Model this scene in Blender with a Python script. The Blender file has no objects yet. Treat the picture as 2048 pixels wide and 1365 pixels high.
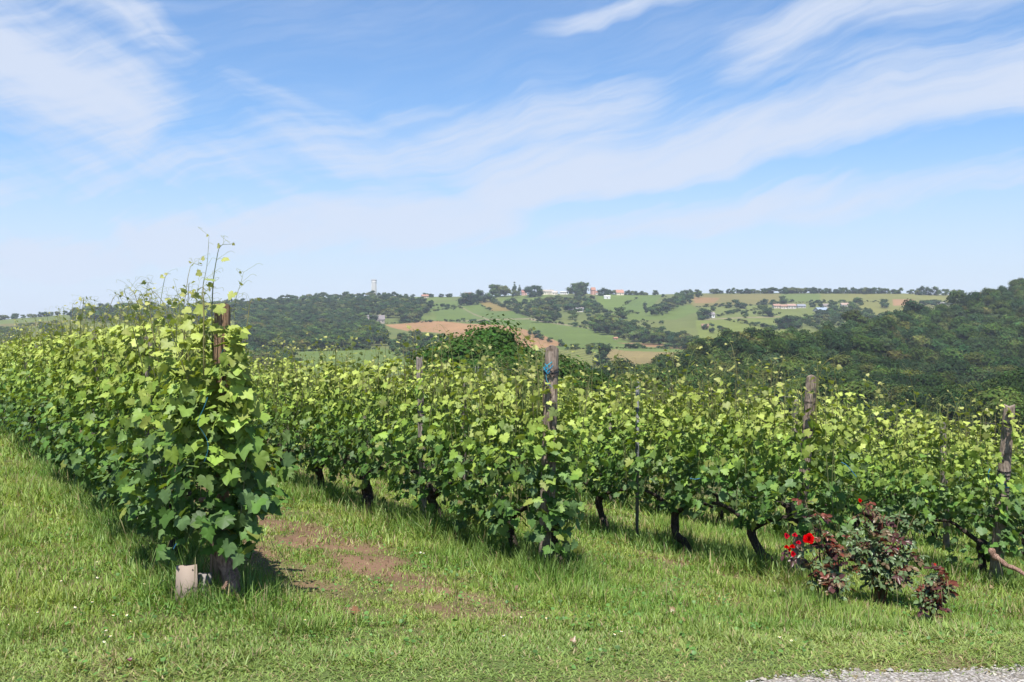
import bpy, math, random
import numpy as np
from mathutils import Vector
S = bpy.context.scene
COL = S.collection
R = math.radians
# ------------------------------------------------------------------ camera
EYE = 1.6; FPX = 2010.0; HOR = 650.0
PITCH = math.atan((682.5 - HOR) / FPX)
cam_d = bpy.data.cameras.new('camera'); cam = bpy.data.objects.new('camera', cam_d); COL.objects.link(cam)
cam_d.sensor_width = 36; cam_d.lens = 36 * FPX / 2048
cam_d.clip_start = 0.05; cam_d.clip_end = 9000
cam.location = (0, 0, EYE); cam.rotation_euler = (R(90) - PITCH, 0, 0)
S.camera = cam
# ------------------------------------------------------------------ sun and sky
SUN_EL, SUN_AZ = 64.0, 185.0       # azimuth clockwise from +Y (view direction); 185 = behind the camera
sd = bpy.data.lights.new('sun', 'SUN'); sun = bpy.data.objects.new('sun', sd); COL.objects.link(sun)
sd.energy = 5.0; sd.angle = R(0.55); sd.color = (1.0, 0.955, 0.88)
sv = Vector((math.sin(R(SUN_AZ)) * math.cos(R(SUN_EL)), math.cos(R(SUN_AZ)) * math.cos(R(SUN_EL)), math.sin(R(SUN_EL))))
sun.rotation_euler = sv.to_track_quat('Z', 'Y').to_euler()
S.view_settings.view_transform = 'Standard'; S.view_settings.look = 'None'
S.view_settings.exposure = 0.85; S.view_settings.gamma = 1.0
cy = S.cycles
cy.max_bounces = 7; cy.diffuse_bounces = 2; cy.glossy_bounces = 2; cy.transmission_bounces = 4; cy.volume_bounces = 0
cy.caustics_reflective = False; cy.caustics_refractive = False
W = bpy.data.worlds.new('World'); S.world = W; W.use_nodes = True


class NT:
    """small helper to write node graphs as expressions"""
    def __init__(s, nt): s.t = nt; s.t.nodes.clear()
    def n(s, typ, **kw):
        nd = s.t.nodes.new(typ)
        for k, v in kw.items(): setattr(nd, k, v)
        return nd
    def put(s, sock, v):
        if isinstance(v, bpy.types.NodeSocket): s.t.links.new(v, sock)
        elif v is not None: sock.default_value = v
    def m(s, op, a, b=None, c=None, clamp=False):
        nd = s.n('ShaderNodeMath', operation=op, use_clamp=clamp)
        s.put(nd.inputs[0], a); s.put(nd.inputs[1], b); s.put(nd.inputs[2], c)
        return nd.outputs[0]
    def ss(s, x, lo, hi, a=0.0, b=1.0):
        nd = s.n('ShaderNodeMapRange', interpolation_type='SMOOTHSTEP')
        s.put(nd.inputs[0], x); nd.inputs[1].default_value = lo; nd.inputs[2].default_value = hi
        nd.inputs[3].default_value = a; nd.inputs[4].default_value = b
        return nd.outputs[0]
    def noise(s, vec, scale, detail=4, rough=0.55, dist=0.0, out='Fac'):
        nd = s.n('ShaderNodeTexNoise'); s.put(nd.inputs['Vector'], vec)
        nd.inputs['Scale'].default_value = scale; nd.inputs['Detail'].default_value = detail
        nd.inputs['Roughness'].default_value = rough; nd.inputs['Distortion'].default_value = dist
        return nd.outputs[out]
    def mix(s, f, a, b, mode='MIX'):
        nd = s.n('ShaderNodeMix', data_type='RGBA', blend_type=mode)
        s.put(nd.inputs[0], f)
        for i, v in ((6, a), (7, b)):
            if isinstance(v, tuple) and len(v) == 3: v = (*v, 1)
            s.put(nd.inputs[i], v)
        return nd.outputs[2]
    def vec(s, x, y, z):
        nd = s.n('ShaderNodeCombineXYZ')
        for i, v in enumerate((x, y, z)): s.put(nd.inputs[i], v)
        return nd.outputs[0]
    def attr(s, name, out='Color'):
        return s.n('ShaderNodeAttribute', attribute_name=name).outputs[out]


def build_world():
    g = NT(W.node_tree)
    sky = g.n('ShaderNodeTexSky', sky_type='NISHITA', sun_disc=False, sun_elevation=R(SUN_EL), sun_rotation=R(SUN_AZ),
              altitude=200, air_density=1.0, dust_density=0.6, ozone_density=2.0)
    tc = g.n('ShaderNodeTexCoord').outputs['Generated']
    sp = g.n('ShaderNodeSeparateXYZ'); g.put(sp.inputs[0], tc)
    az = g.m('ARCTAN2', sp.outputs[0], sp.outputs[1]); el = g.m('ARCSINE', sp.outputs[2])
    p0 = g.vec(az, el, 0.0)
    wx = g.m('MULTIPLY', g.m('SUBTRACT', g.noise(p0, 3.2, 3), 0.5), 0.16)
    wy = g.m('MULTIPLY', g.m('SUBTRACT', g.noise(g.vec(az, el, 3.7), 4.3, 4), 0.5), 0.075)
    A = g.m('ADD', az, wx); E = g.m('ADD', el, wy)
    # fibres, stretched along the wind direction
    def fibre(ang, sx, sy, z, lo, hi, det=6):
        c, s_ = math.cos(R(ang)), math.sin(R(ang))
        u = g.m('ADD', g.m('MULTIPLY', A, c), g.m('MULTIPLY', E, s_))
        v = g.m('SUBTRACT', g.m('MULTIPLY', E, c), g.m('MULTIPLY', A, s_))
        return g.ss(g.noise(g.vec(g.m('MULTIPLY', u, sx), g.m('MULTIPLY', v, sy), z), 1.0, det, 0.6, 0.3), lo, hi)
    def to(px, py): return math.atan((px - 1024) / FPX), math.atan((HOR - py) / FPX)
    # cirrus banks: two end points, half widths on the upper and lower side, strength
    banks = [((-300, 560), (1060, 440), 150, 110, 1.0), ((850, 450), (2400, 190), 210, 66, 1.0),
             ((420, 270), (-400, 40), 190, 260, .92), ((420, 130), (-200, -180), 70, 130, .75),
             ((-300, 420), (900, 300), 200, 170, .62), ((200, 330), (1000, 250), 120, 100, .5), ((1000, 520), (2500, 350), 100, 110, .78), ((900, 590), (2300, 600), 80, 60, .5),
             ((1420, 110), (2400, -80), 90, 150, .72), ((1060, 55), (1560, -60), 30, 40, .8),
             ((560, 380), (1350, 190), 130, 90, .62), ((1380, 150), (2300, 160), 60, 110, .5),
             ((480, 165), (700, 260), 50, 90, .45)]
    tot = None
    for (a, b, wu, wl, k) in banks:
        x0, y0 = to(*a); x1, y1 = to(*b)
        L = math.hypot(x1 - x0, y1 - y0); c, s_ = (x1 - x0) / L, (y1 - y0) / L
        if c < 0: c, s_ = -c, -s_; x0, y0, x1, y1 = x1, y1, x0, y0
        dx = g.m('SUBTRACT', A, x0); dy = g.m('SUBTRACT', E, y0)
        u = g.m('ADD', g.m('MULTIPLY', dx, c), g.m('MULTIPLY', dy, s_))
        v = g.m('SUBTRACT', g.m('MULTIPLY', dy, c), g.m('MULTIPLY', dx, s_))
        up = g.ss(v, 0, wu / FPX, 1, 0); lo = g.ss(v, -wl / FPX, 0, 0, 1)
        e = .06
        ends = g.m('MULTIPLY', g.ss(u, -e, e, 0, 1), g.ss(u, L - e, L + e, 1, 0))
        mk = g.m('MULTIPLY', g.m('MULTIPLY', up, lo), g.m('MULTIPLY', ends, k))
        tot = mk if tot is None else g.m('MAXIMUM', tot, mk)
    f1 = fibre(13, 3.2, 19, 1.3, .28, .72, 8); f2 = fibre(-30, 4.5, 24, 5.1, .30, .74, 8); f3 = fibre(17, 9, 85, 9.1, .30, .72, 7)
    lft = g.ss(az, -.28, .02, 1, 0)                       # the left bank is combed the other way
    fA = g.m('ADD', g.m('MULTIPLY', f2, lft), g.m('MULTIPLY', f1, g.m('SUBTRACT', 1.0, lft)))
    fib = g.m('ADD', g.m('MULTIPLY', fA, .56), g.m('MULTIPLY', f3, .44))
    raw = g.m('ADD', g.m('MULTIPLY', tot, 1.12), g.m('MULTIPLY', g.m('SUBTRACT', fib, .46), .66))
    mask = g.m('MULTIPLY', g.ss(raw, .05, 1.16), .95)
    veil = g.m('ADD', .07, g.m('MULTIPLY', g.m('MULTIPLY', f1, f3), .26))
    mask = g.m('MAXIMUM', mask, veil)
    low = g.m('MULTIPLY', g.ss(el, 0.0, .23, 1, 0), .90)
    mask = g.m('MINIMUM', g.m('MAXIMUM', mask, low), .94)
    ctint = g.mix(.96, sky.outputs[0], (6.25, 6.95, 8.35))
    tone = g.mix(1.0, sky.outputs[0], (.86, 1.22, 1.54), 'MULTIPLY')
    colr = g.mix(mask, tone, ctint)
    bg = g.n('ShaderNodeBackground'); g.put(bg.inputs[0], colr); bg.inputs[1].default_value = 0.063
    out = g.n('ShaderNodeOutputWorld'); g.put(out.inputs[0], bg.outputs[0])
build_world()

# ------------------------------------------------------------------ mesh helpers
def tag(o, label=None, cat=None, group=None, kind=None):
    if label: o['label'] = label
    if cat: o['category'] = cat
    if group: o['group'] = group
    if kind: o['kind'] = kind
    return o
def empty(name, loc, rz=0.0):
    o = bpy.data.objects.new(name, None); COL.objects.link(o); o.location = loc; o.rotation_euler = (0, 0, rz)
    o.empty_display_size = .1
    return o
class G:
    """collects triangles with one colour per vertex"""
    def __init__(s): s.V = []; s.F = []; s.C = []; s.n = 0
    def add(s, V, F, C):
        V = np.asarray(V, float).reshape(-1, 3); F = np.asarray(F, int)
        if F.ndim == 2 and F.shape[1] == 4: F = np.concatenate([F[:, [0, 1, 2]], F[:, [0, 2, 3]]])
        C = np.broadcast_to(np.asarray(C, float), (len(V), 3))
        s.V.append(V); s.F.append(F + s.n); s.C.append(C); s.n += len(V)
        return s
    def arrays(s): return np.concatenate(s.V), np.concatenate(s.F), np.concatenate(s.C)
    def mesh(s, name, mat, smooth=True):
        V, F, C = s.arrays(); return tri_mesh(name, V, F, C, mat, smooth)
    def build(s, name, mat, parent=None, smooth=True):
        return link(name, s.mesh(name, mat, smooth), parent)
def tri_mesh(name, V, F, C, mat, smooth=True):
    me = bpy.data.meshes.new(name)
    nv, nf = len(V), len(F); k = F.shape[1]
    me.vertices.add(nv); me.loops.add(nf * k); me.polygons.add(nf)
    me.vertices.foreach_set('co', np.ascontiguousarray(V, np.float32).ravel())
    me.loops.foreach_set('vertex_index', np.ascontiguousarray(F, np.int32).ravel())
    me.polygons.foreach_set('loop_start', np.arange(0, nf * k, k, dtype=np.int32))
    me.polygons.foreach_set('use_smooth', np.full(nf, smooth))
    if C is not None:
        a = me.color_attributes.new('Col', 'FLOAT_COLOR', 'POINT')
        a.data.foreach_set('color', np.concatenate([C, np.ones((nv, 1))], 1).astype(np.float32).ravel())
    me.materials.append(mat); me.update(calc_edges=True)
    return me
def link(name, me, parent=None, loc=None, rz=None):
    o = bpy.data.objects.new(name, me); COL.objects.link(o)
    if parent is not None: o.parent = parent
    if loc is not None: o.location = loc
    if rz is not None: o.rotation_euler = (0, 0, rz)
    return o
def unit(v): return v / np.maximum(np.linalg.norm(v, axis=-1, keepdims=True), 1e-9)
def tube(path, rad, seg=8, jit=0.0, rng=None, caps=True):
    P = np.asarray(path, float); n = len(P); rad = np.broadcast_to(np.asarray(rad, float), (n,))
    T = unit(np.gradient(P, axis=0)); ref = np.array([1., 0, 0]) if abs(T[0][0]) < .8 else np.array([0, 1., 0])
    V = []; a = np.arange(seg) * 2 * math.pi / seg
    for i in range(n):
        s_ = unit(np.cross(T[i], ref)); u = np.cross(s_, T[i]); ref = u if abs(u @ T[i]) < .99 else ref
        ref = np.cross(T[i], s_) * -1
        r = rad[i] * (1 + (rng.uniform(-jit, jit, seg) if jit else 0))
        V.append(P[i] + np.outer(np.cos(a) * r, s_) + np.outer(np.sin(a) * r, ref))
    V = np.concatenate(V); F = []
    for i in range(n - 1):
        for j in range(seg):
            k = (j + 1) % seg; F.append((i * seg + j, i * seg + k, (i + 1) * seg + k, (i + 1) * seg + j))
    F = np.array(F); F = np.concatenate([F[:, [0, 1, 2]], F[:, [0, 2, 3]]])
    if caps:
        V = np.concatenate([V, P[:1], P[-1:]]); m = n * seg
        F = np.concatenate([F, [(m, (j + 1) % seg, j) for j in range(seg)],
                            [(m + 1, (n - 1) * seg + j, (n - 1) * seg + (j + 1) % seg) for j in range(seg)]])
    return V, F
def box(x0, x1, y0, y1, z0, z1):
    V = np.array([(x, y, z) for z in (z0, z1) for y in (y0, y1) for x in (x0, x1)], float)
    F = np.array([(0, 2, 3, 1), (4, 5, 7, 6), (0, 1, 5, 4), (2, 6, 7, 3), (0, 4, 6, 2), (1, 3, 7, 5)])
    return V, F
def curve(pts, n):
    """smooth path through points (Catmull-Rom)"""
    P = np.asarray(pts, float); P = np.vstack([2 * P[0] - P[1], P, 2 * P[-1] - P[-2]])
    out = []; m = len(P) - 3
    for t in np.linspace(0, m - 1e-6, n):
        i = int(t); f = t - i; a, b, c, d = P[i:i + 4]
        out.append(.5 * (2 * b + (c - a) * f + (2 * a - 5 * b + 4 * c - d) * f * f + (3 * b - a - 3 * c + d) * f ** 3))
    return np.array(out)
def vnoise(X, Y, sc, seed=0):
    """value noise, 0..1"""
    x = np.asarray(X) / sc + 1000 + seed * 17.3; y = np.asarray(Y) / sc + 1000 + seed * 9.1
    xi, yi = np.floor(x).astype(np.int64), np.floor(y).astype(np.int64); fx, fy = x - xi, y - yi
    fx = fx * fx * (3 - 2 * fx); fy = fy * fy * (3 - 2 * fy)
    def h(a, b):
        v = (a * 374761393 + b * 668265263 + seed * 974634777) & 0x7fffffff
        v = ((v ^ (v >> 13)) * 1274126177) & 0x7fffffff
        return ((v ^ (v >> 16)) & 0xffff) / 65535.0
    return (h(xi, yi) * (1 - fx) + h(xi + 1, yi) * fx) * (1 - fy) + (h(xi, yi + 1) * (1 - fx) + h(xi + 1, yi + 1) * fx) * fy
def fbm(X, Y, sc, seed=0, o=4):
    t = 0; a = .5; s_ = 0
    for i in range(o): t = t + a * vnoise(X, Y, sc / 2 ** i, seed + i); s_ += a; a *= .5
    return t / s_
def sstep(x, a, b):
    t = np.clip((np.asarray(x, float) - a) / (b - a), 0, 1); return t * t * (3 - 2 * t)

# ------------------------------------------------------------------ materials
def mat_new(name):
    m = bpy.data.materials.new(name); m.use_nodes = True; return m, NT(m.node_tree)
def leaf_mat(name, trans=.42, gloss=.09, rough=.42, tint=(1.25, 1.25, .45), nscale=60, varn=.22, under=None):
    m, g = mat_new(name)
    c = g.attr('Col'); pos = g.n('ShaderNodeNewGeometry')
    nz = g.noise(pos.outputs['Position'], nscale, 2)
    v = g.m('ADD', 1 - varn, g.m('MULTIPLY', nz, varn * 2))
    c = g.mix(1.0, c, g.vec(v, v, v), 'MULTIPLY')
    if under: c = g.mix(g.m('MULTIPLY', pos.outputs['Backfacing'], .5), c, under)
    d = g.n('ShaderNodeBsdfDiffuse'); g.put(d.inputs[0], c)
    t = g.n('ShaderNodeBsdfTranslucent'); g.put(t.inputs[0], g.mix(1.0, c, (*tint, 1), 'MULTIPLY'))
    ms = g.n('ShaderNodeMixShader'); ms.inputs[0].default_value = trans
    g.put(ms.inputs[1], d.outputs[0]); g.put(ms.inputs[2], t.outputs[0])
    gl = g.n('ShaderNodeBsdfGlossy'); gl.inputs['Roughness'].default_value = rough; gl.inputs[0].default_value = (.9, .95, .9, 1)
    m2 = g.n('ShaderNodeMixShader'); m2.inputs[0].default_value = gloss
    g.put(m2.inputs[1], ms.outputs[0]); g.put(m2.inputs[2], gl.outputs[0])
    o = g.n('ShaderNodeOutputMaterial'); g.put(o.inputs[0], m2.outputs[0])
    return m
def principled(g, base, rough=.8, bump=None, bstr=.3, bdist=.01, metal=0.0, spec=.3):
    p = g.n('ShaderNodeBsdfPrincipled'); g.put(p.inputs['Base Color'], (*base, 1) if isinstance(base, tuple) else base)
    g.put(p.inputs['Roughness'], rough); p.inputs['Metallic'].default_value = metal
    p.inputs['Specular IOR Level'].default_value = spec
    if bump is not None:
        b = g.n('ShaderNodeBump'); b.inputs['Strength'].default_value = bstr; b.inputs['Distance'].default_value = bdist
        g.put(b.inputs['Height'], bump); g.put(p.inputs['Normal'], b.outputs[0])
    o = g.n('ShaderNodeOutputMaterial'); g.put(o.inputs[0], p.outputs[0])
def col_mat(name, rough=.8, nscale=8, amt=.25, metal=0.0, bump=.2, spec=.25):
    m, g = mat_new(name); tc = g.n('ShaderNodeTexCoord').outputs['Object']
    nz = g.noise(tc, nscale, 5, .6); v = g.m('ADD', 1 - amt, g.m('MULTIPLY', nz, amt * 2))
    principled(g, g.mix(1.0, g.attr('Col'), g.vec(v, v, v), 'MULTIPLY'), rough, nz, bump, .02, metal, spec)
    return m
def wood_mat(name, a, b, c):
    m, g = mat_new(name); tc = g.n('ShaderNodeTexCoord').outputs['Object']
    mp = g.n('ShaderNodeMapping'); g.put(mp.inputs[0], tc); mp.inputs['Scale'].default_value = (60, 60, 4)
    f = g.noise(mp.outputs[0], 1.0, 6, .65, .4); f2 = g.noise(tc, 14, 4, .6); mp2 = g.n('ShaderNodeMapping')
    g.put(mp2.inputs[0], tc); mp2.inputs['Scale'].default_value = (150, 150, 9); f3 = g.noise(mp2.outputs[0], 1.0, 3, .6)
    k = g.mix(g.ss(f, .35, .65), a, b); k = g.mix(g.ss(f2, .52, .72), k, c)
    k = g.mix(g.ss(f3, .60, .72), k, (.07, .05, .04)); 
    principled(g, k, .9, g.m('SUBTRACT', f, g.m('MULTIPLY', g.ss(f3, .52, .66), .8)), .9, .012, 0, .15)
    return m
M = {}
M['vine'] = leaf_mat('grape_leaf', .28, .016, .5, (1.4, 1.35, .35), 45, .2, (.18, .25, .11))
M['vine_far'] = M['vine']
M['tree'] = leaf_mat('tree_leaf', .22, .0, .5, (1.3, 1.3, .5), .5, .22)
M['grass'] = leaf_mat('grass_blade', .36, .02, .5, (1.25, 1.2, .5), 3, .18)
M['rose_leaf'] = leaf_mat('rose_leaf', .22, .02, .35, (1.3, 1.0, .5), 40, .2)
M['petal'] = leaf_mat('petal', .30, .0, .5, (1.3, .6, .5), 60, .1)
M['daisy'] = leaf_mat('daisy_petal', .3, .02, .5, (1, 1, 1), 60, .05)
M['wood'] = wood_mat('weathered_wood', (.24, .185, .15), (.34, .275, .225), (.16, .12, .095))
M['wood_warm'] = wood_mat('brown_wood', (.20, .125, .075), (.30, .20, .13), (.14, .085, .05))
M['wood_grey'] = wood_mat('grey_wood', (.22, .185, .165), (.32, .275, .245), (.15, .12, .105))
M['bark'] = wood_mat('vine_bark', (.034, .026, .021), (.07, .054, .045), (.026, .019, .015))
M['bark_light'] = wood_mat('shredding_bark', (.20, .12, .09), (.34, .22, .17), (.12, .07, .05))
M['plain'] = col_mat('painted', .75, 3, .12, 0, .05)
M['wall'] = col_mat('rendered_wall', .9, 1.2, .14, 0, .1)
M['roof'] = col_mat('roof_tiles', .85, 2.5, .3, 0, .4)
M['metal'] = col_mat('galvanised_steel', .45, 12, .18, .7, .05, .5)
M['twine'] = col_mat('blue_twine', .55, 200, .2, 0, .3)
M['stone'] = col_mat('gravel_stone', .9, 30, .25, 0, .3)

# ------------------------------------------------------------------ terrain
ROWDIR = np.array([-.5094, .8605]); ROWN = np.array([.8605, .5094])
def interp(px, tab): return np.interp(px, [a for a, _ in tab], [b for _, b in tab])
RIDGE = [(-800, 642), (0, 640), (150, 628), (250, 617), (330, 620), (420, 612), (500, 603), (600, 598), (700, 596), (800, 594),
         (900, 594), (1000, 592), (1100, 588), (1200, 588), (1300, 590), (1400, 587), (1600, 586), (1800, 587), (1900, 590), (2048, 590), (2900, 588)]
SPUR = [(1000, 960), (1150, 835), (1290, 788), (1380, 742), (1480, 718), (1600, 704), (1700, 676), (1800, 651), (1900, 632),
        (1990, 605), (2048, 583), (2200, 545), (2900, 480)]
SPURD = [(1000, 250), (1150, 300), (1290, 340), (1380, 400), (1480, 430), (1600, 480), (1700, 560), (1800, 640), (1900, 720),
         (1990, 780), (2048, 820), (2900, 900)]
GX = np.array([-1, 0, .2, .4, .6, .8, 1, 2]); GY = np.array([0, 0, .3, .53, .74, .9, 1, 1])
def px_of(X, Y): return 1024 + FPX * X / np.maximum(Y, 1.0)
def spur_rel(px, Y):
    ys, ds = interp(px, SPUR), interp(px, SPURD)
    f = np.clip((ds - Y) / np.maximum(ds - 150, 1), 0, 2)
    y = ys + (950 - ys) * f ** 1.25
    z = -(y - HOR) / FPX * Y
    zc = -(ys - HOR) / FPX * ds
    return np.where(Y > ds, zc - .0009 * (Y - ds) ** 2 - .10 * (Y - ds), z)
def far_rel(X, Y):
    Yc = np.maximum(Y, 150.0); px = px_of(X, Y); px = np.clip(px, -1500, 3600)
    rd = interp(px, RIDGE)
    g = np.interp((Yc - 600) / 1000, GX, GY)
    y = np.where(Yc < 600, 752 + 198 * (np.clip(600 - Yc, 0, 450) / 450) ** 1.2, 752 + (rd - 752) * g)
    z = -(y - HOR) / FPX * Yc
    zr = -(rd - HOR) / FPX * 1600
    z = np.where(Yc > 1600, zr - .04 * (Yc - 1600), z)
    z = z + (fbm(X, Y, 260, 5, 3) - .5) * 14 * sstep(Y, 500, 900) * (1 - sstep(Y, 1350, 1560))
    sp = spur_rel(px, Yc) + (fbm(X, Y, 60, 8, 3) - .5) * 7 * sstep(Y, 200, 320)
    k = 4.0; mx = np.maximum(z, sp)
    return mx + k * np.log(np.exp((z - mx) / k) + np.exp((sp - mx) / k))
def edge_e(X, Y): return Y - (4.34 + .150 * X)
def near_rel(X, Y):
    pl = .42 - .0977 * X - .095 * Y; k = .12
    mn = np.minimum(0, pl); s_ = mn - k * np.log(np.exp(-(0 - mn) / k) + np.exp(-(pl - mn) / k))
    s_ = s_ * sstep(edge_e(X, Y), 0, 2.2)
    return s_ - EYE
def gz(X, Y):
    X = np.asarray(X, float); Y = np.asarray(Y, float)
    w = sstep(Y, 35, 150)
    bump = (1 - sstep(Y, 20, 40)) * sstep(edge_e(X, Y), 0, .4) * (fbm(X, Y, .8, 3, 3) - .5) * .06
    return near_rel(X, Y) * (1 - w) + far_rel(X, Y) * w + EYE + bump
def gz1(x, y): return float(gz(np.array([x]), np.array([y]))[0])
def ray(px, py):
    u = (np.asarray(px, float) - 1024) / FPX; v = (682.5 - np.asarray(py, float)) / FPX
    c, s_ = math.cos(PITCH), math.sin(PITCH); y = c + v * s_
    return u / y, (v * c - s_) / y          # X and Z per unit of depth
def at(px, py, Y): a, b = ray(px, py); return np.array([a * Y, Y, EYE + b * Y])
YS = np.concatenate([np.geomspace(3.0, 120, 160), np.linspace(122, 2400, 900)])
def hit(px, py, ymin=3.0):
    """where the sight line through a pixel first meets the terrain"""
    px = np.atleast_1d(np.asarray(px, float)); py = np.atleast_1d(np.asarray(py, float)); a, b = ray(px, py)
    ys = YS[YS >= ymin]; X = a[:, None] * ys; Z = EYE + b[:, None] * ys
    below = Z <= gz(X, np.broadcast_to(ys, X.shape)); i = below.argmax(1); ok = below.any(1)
    Y = ys[i]; return np.stack([a * Y, Y, gz(a * Y, Y)], 1), ok
def in_poly(x, y, P):
    x = np.asarray(x); y = np.asarray(y); r = np.zeros(x.shape, bool); n = len(P)
    for i in range(n):
        x0, y0 = P[i]; x1, y1 = P[(i + 1) % n]
        c = ((y0 > y) != (y1 > y)) & (x < (x1 - x0) * (y - y0) / ((y1 - y0) or 1e-9) + x0)
        r ^= c
    return r
def proj(X, Y, Z):
    c, s_ = math.cos(PITCH), math.sin(PITCH); z = np.asarray(Z) - EYE
    f = Y * c - z * s_; u = Y * s_ + z * c
    return 1024 + FPX * X / f, 682.5 - FPX * u / f

# colour, stripe angle (None = no vine rows), polygon on the hillside
FIELDS = [
    ((.105, .165, .045), 62, [(840, 610), (925, 600), (960, 604), (1060, 640), (1200, 655), (1280, 700), (1200, 712), (1120, 700), (1080, 668), (900, 642), (830, 640)]),
    ((.12, .18, .05), None, [(800, 590), (905, 590), (905, 600), (850, 602), (810, 600)]),
    ((.12, .18, .05), 20, [(1000, 588), (1100, 590), (1070, 606), (1000, 604)]),
    ((.20, .17, .065), None, [(961, 599), (988, 603), (1030, 622), (984, 624), (970, 613), (958, 605)]),
    ((.095, .155, .042), 40, [(948, 626), (985, 623), (1030, 622), (1058, 637), (980, 640)]),
    ((.115, .18, .045), 75, [(1195, 588), (1325, 590), (1310, 606), (1280, 628), (1200, 622), (1195, 600)]),
    ((.10, .165, .045), 15, [(1245, 612), (1275, 596), (1320, 592), (1300, 622), (1250, 626)]),
    ((.11, .17, .045), None, [(1200, 630), (1380, 610), (1400, 622), (1350, 640), (1180, 640)]),
    ((.17, .17, .07), None, [(1370, 590), (1560, 588), (1560, 605), (1480, 612), (1390, 614), (1372, 602)]),
    ((.12, .175, .055), 88, [(1560, 588), (1640, 588), (1642, 603), (1560, 604)]),
    ((.16, .185, .065), 88, [(1640, 588), (1760, 588), (1760, 603), (1642, 603)]),
    ((.17, .19, .065), None, [(1700, 588), (1900, 588), (1925, 604), (1820, 625), (1700, 640)]),
    ((.30, .20, .12), None, [(1785, 599), (1826, 599), (1832, 610), (1788, 612)]),
    ((.24, .17, .09), None, [(1384, 595), (1440, 596), (1430, 606), (1390, 607)]),
    ((.15, .20, .055), None, [(1390, 640), (1560, 640), (1600, 660), (1500, 690), (1400, 690)]),
    ((.14, .185, .06), None, [(1400, 614), (1700, 608), (1700, 640), (1560, 640), (1400, 640)]),
    ((.30, .195, .11), None, [(769, 650), (817, 647), (841, 642.5), (887, 643), (934, 648), (964, 649), (996, 650), (1019, 653), (1052, 660), (1081, 669),
                             (1110, 681), (1127, 690), (1110, 693), (1090, 696), (1060, 700), (1000, 700), (930, 695), (899, 673), (876, 666), (817, 663), (788, 657)]),
    ((.15, .18, .06), 30, [(1112, 702), (1165, 697), (1195, 708), (1218, 720), (1190, 745), (1100, 750)]),
    ((.21, .185, .09), 55, [(1200, 700), (1250, 698), (1378, 706), (1375, 722), (1300, 745), (1225, 725)]),
    ((.125, .19, .055), None, [(1195, 692), (1340, 690), (1378, 700), (1376, 706), (1250, 702)]),
    ((.25, .17, .10), None, [(1235, 686), (1330, 688), (1380, 695), (1376, 700), (1290, 694)]),
    ((.13, .18, .055), None, [(-300, 640), (0, 640), (120, 628), (160, 636), (70, 652), (-300, 665)]),
    ((.16, .16, .07), None, [(0, 649), (90, 643), (150, 640), (110, 650), (0, 657)]),
    ((.115, .16, .05), 45, [(230, 652), (420, 652), (480, 660), (470, 700), (200, 710)]),
    ((.11, .175, .05), 80, [(600, 700), (760, 696), (880, 720), (880, 745), (600, 750)]),
    ((.12, .17, .05), None, [(846, 628), (866, 625), (874, 640), (846, 641)]),
]
TRACKS = [((918, 612), (946, 628), (975, 639)), ((915, 643.5), (980, 639.5), (1060, 638), (1085, 642)), ((1060, 640), (1180, 657), (1200, 660)),
          ((1700, 645), (1760, 632), (1860, 617), (1925, 605)), ((1400, 640), (1480, 636), (1560, 634))]
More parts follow.
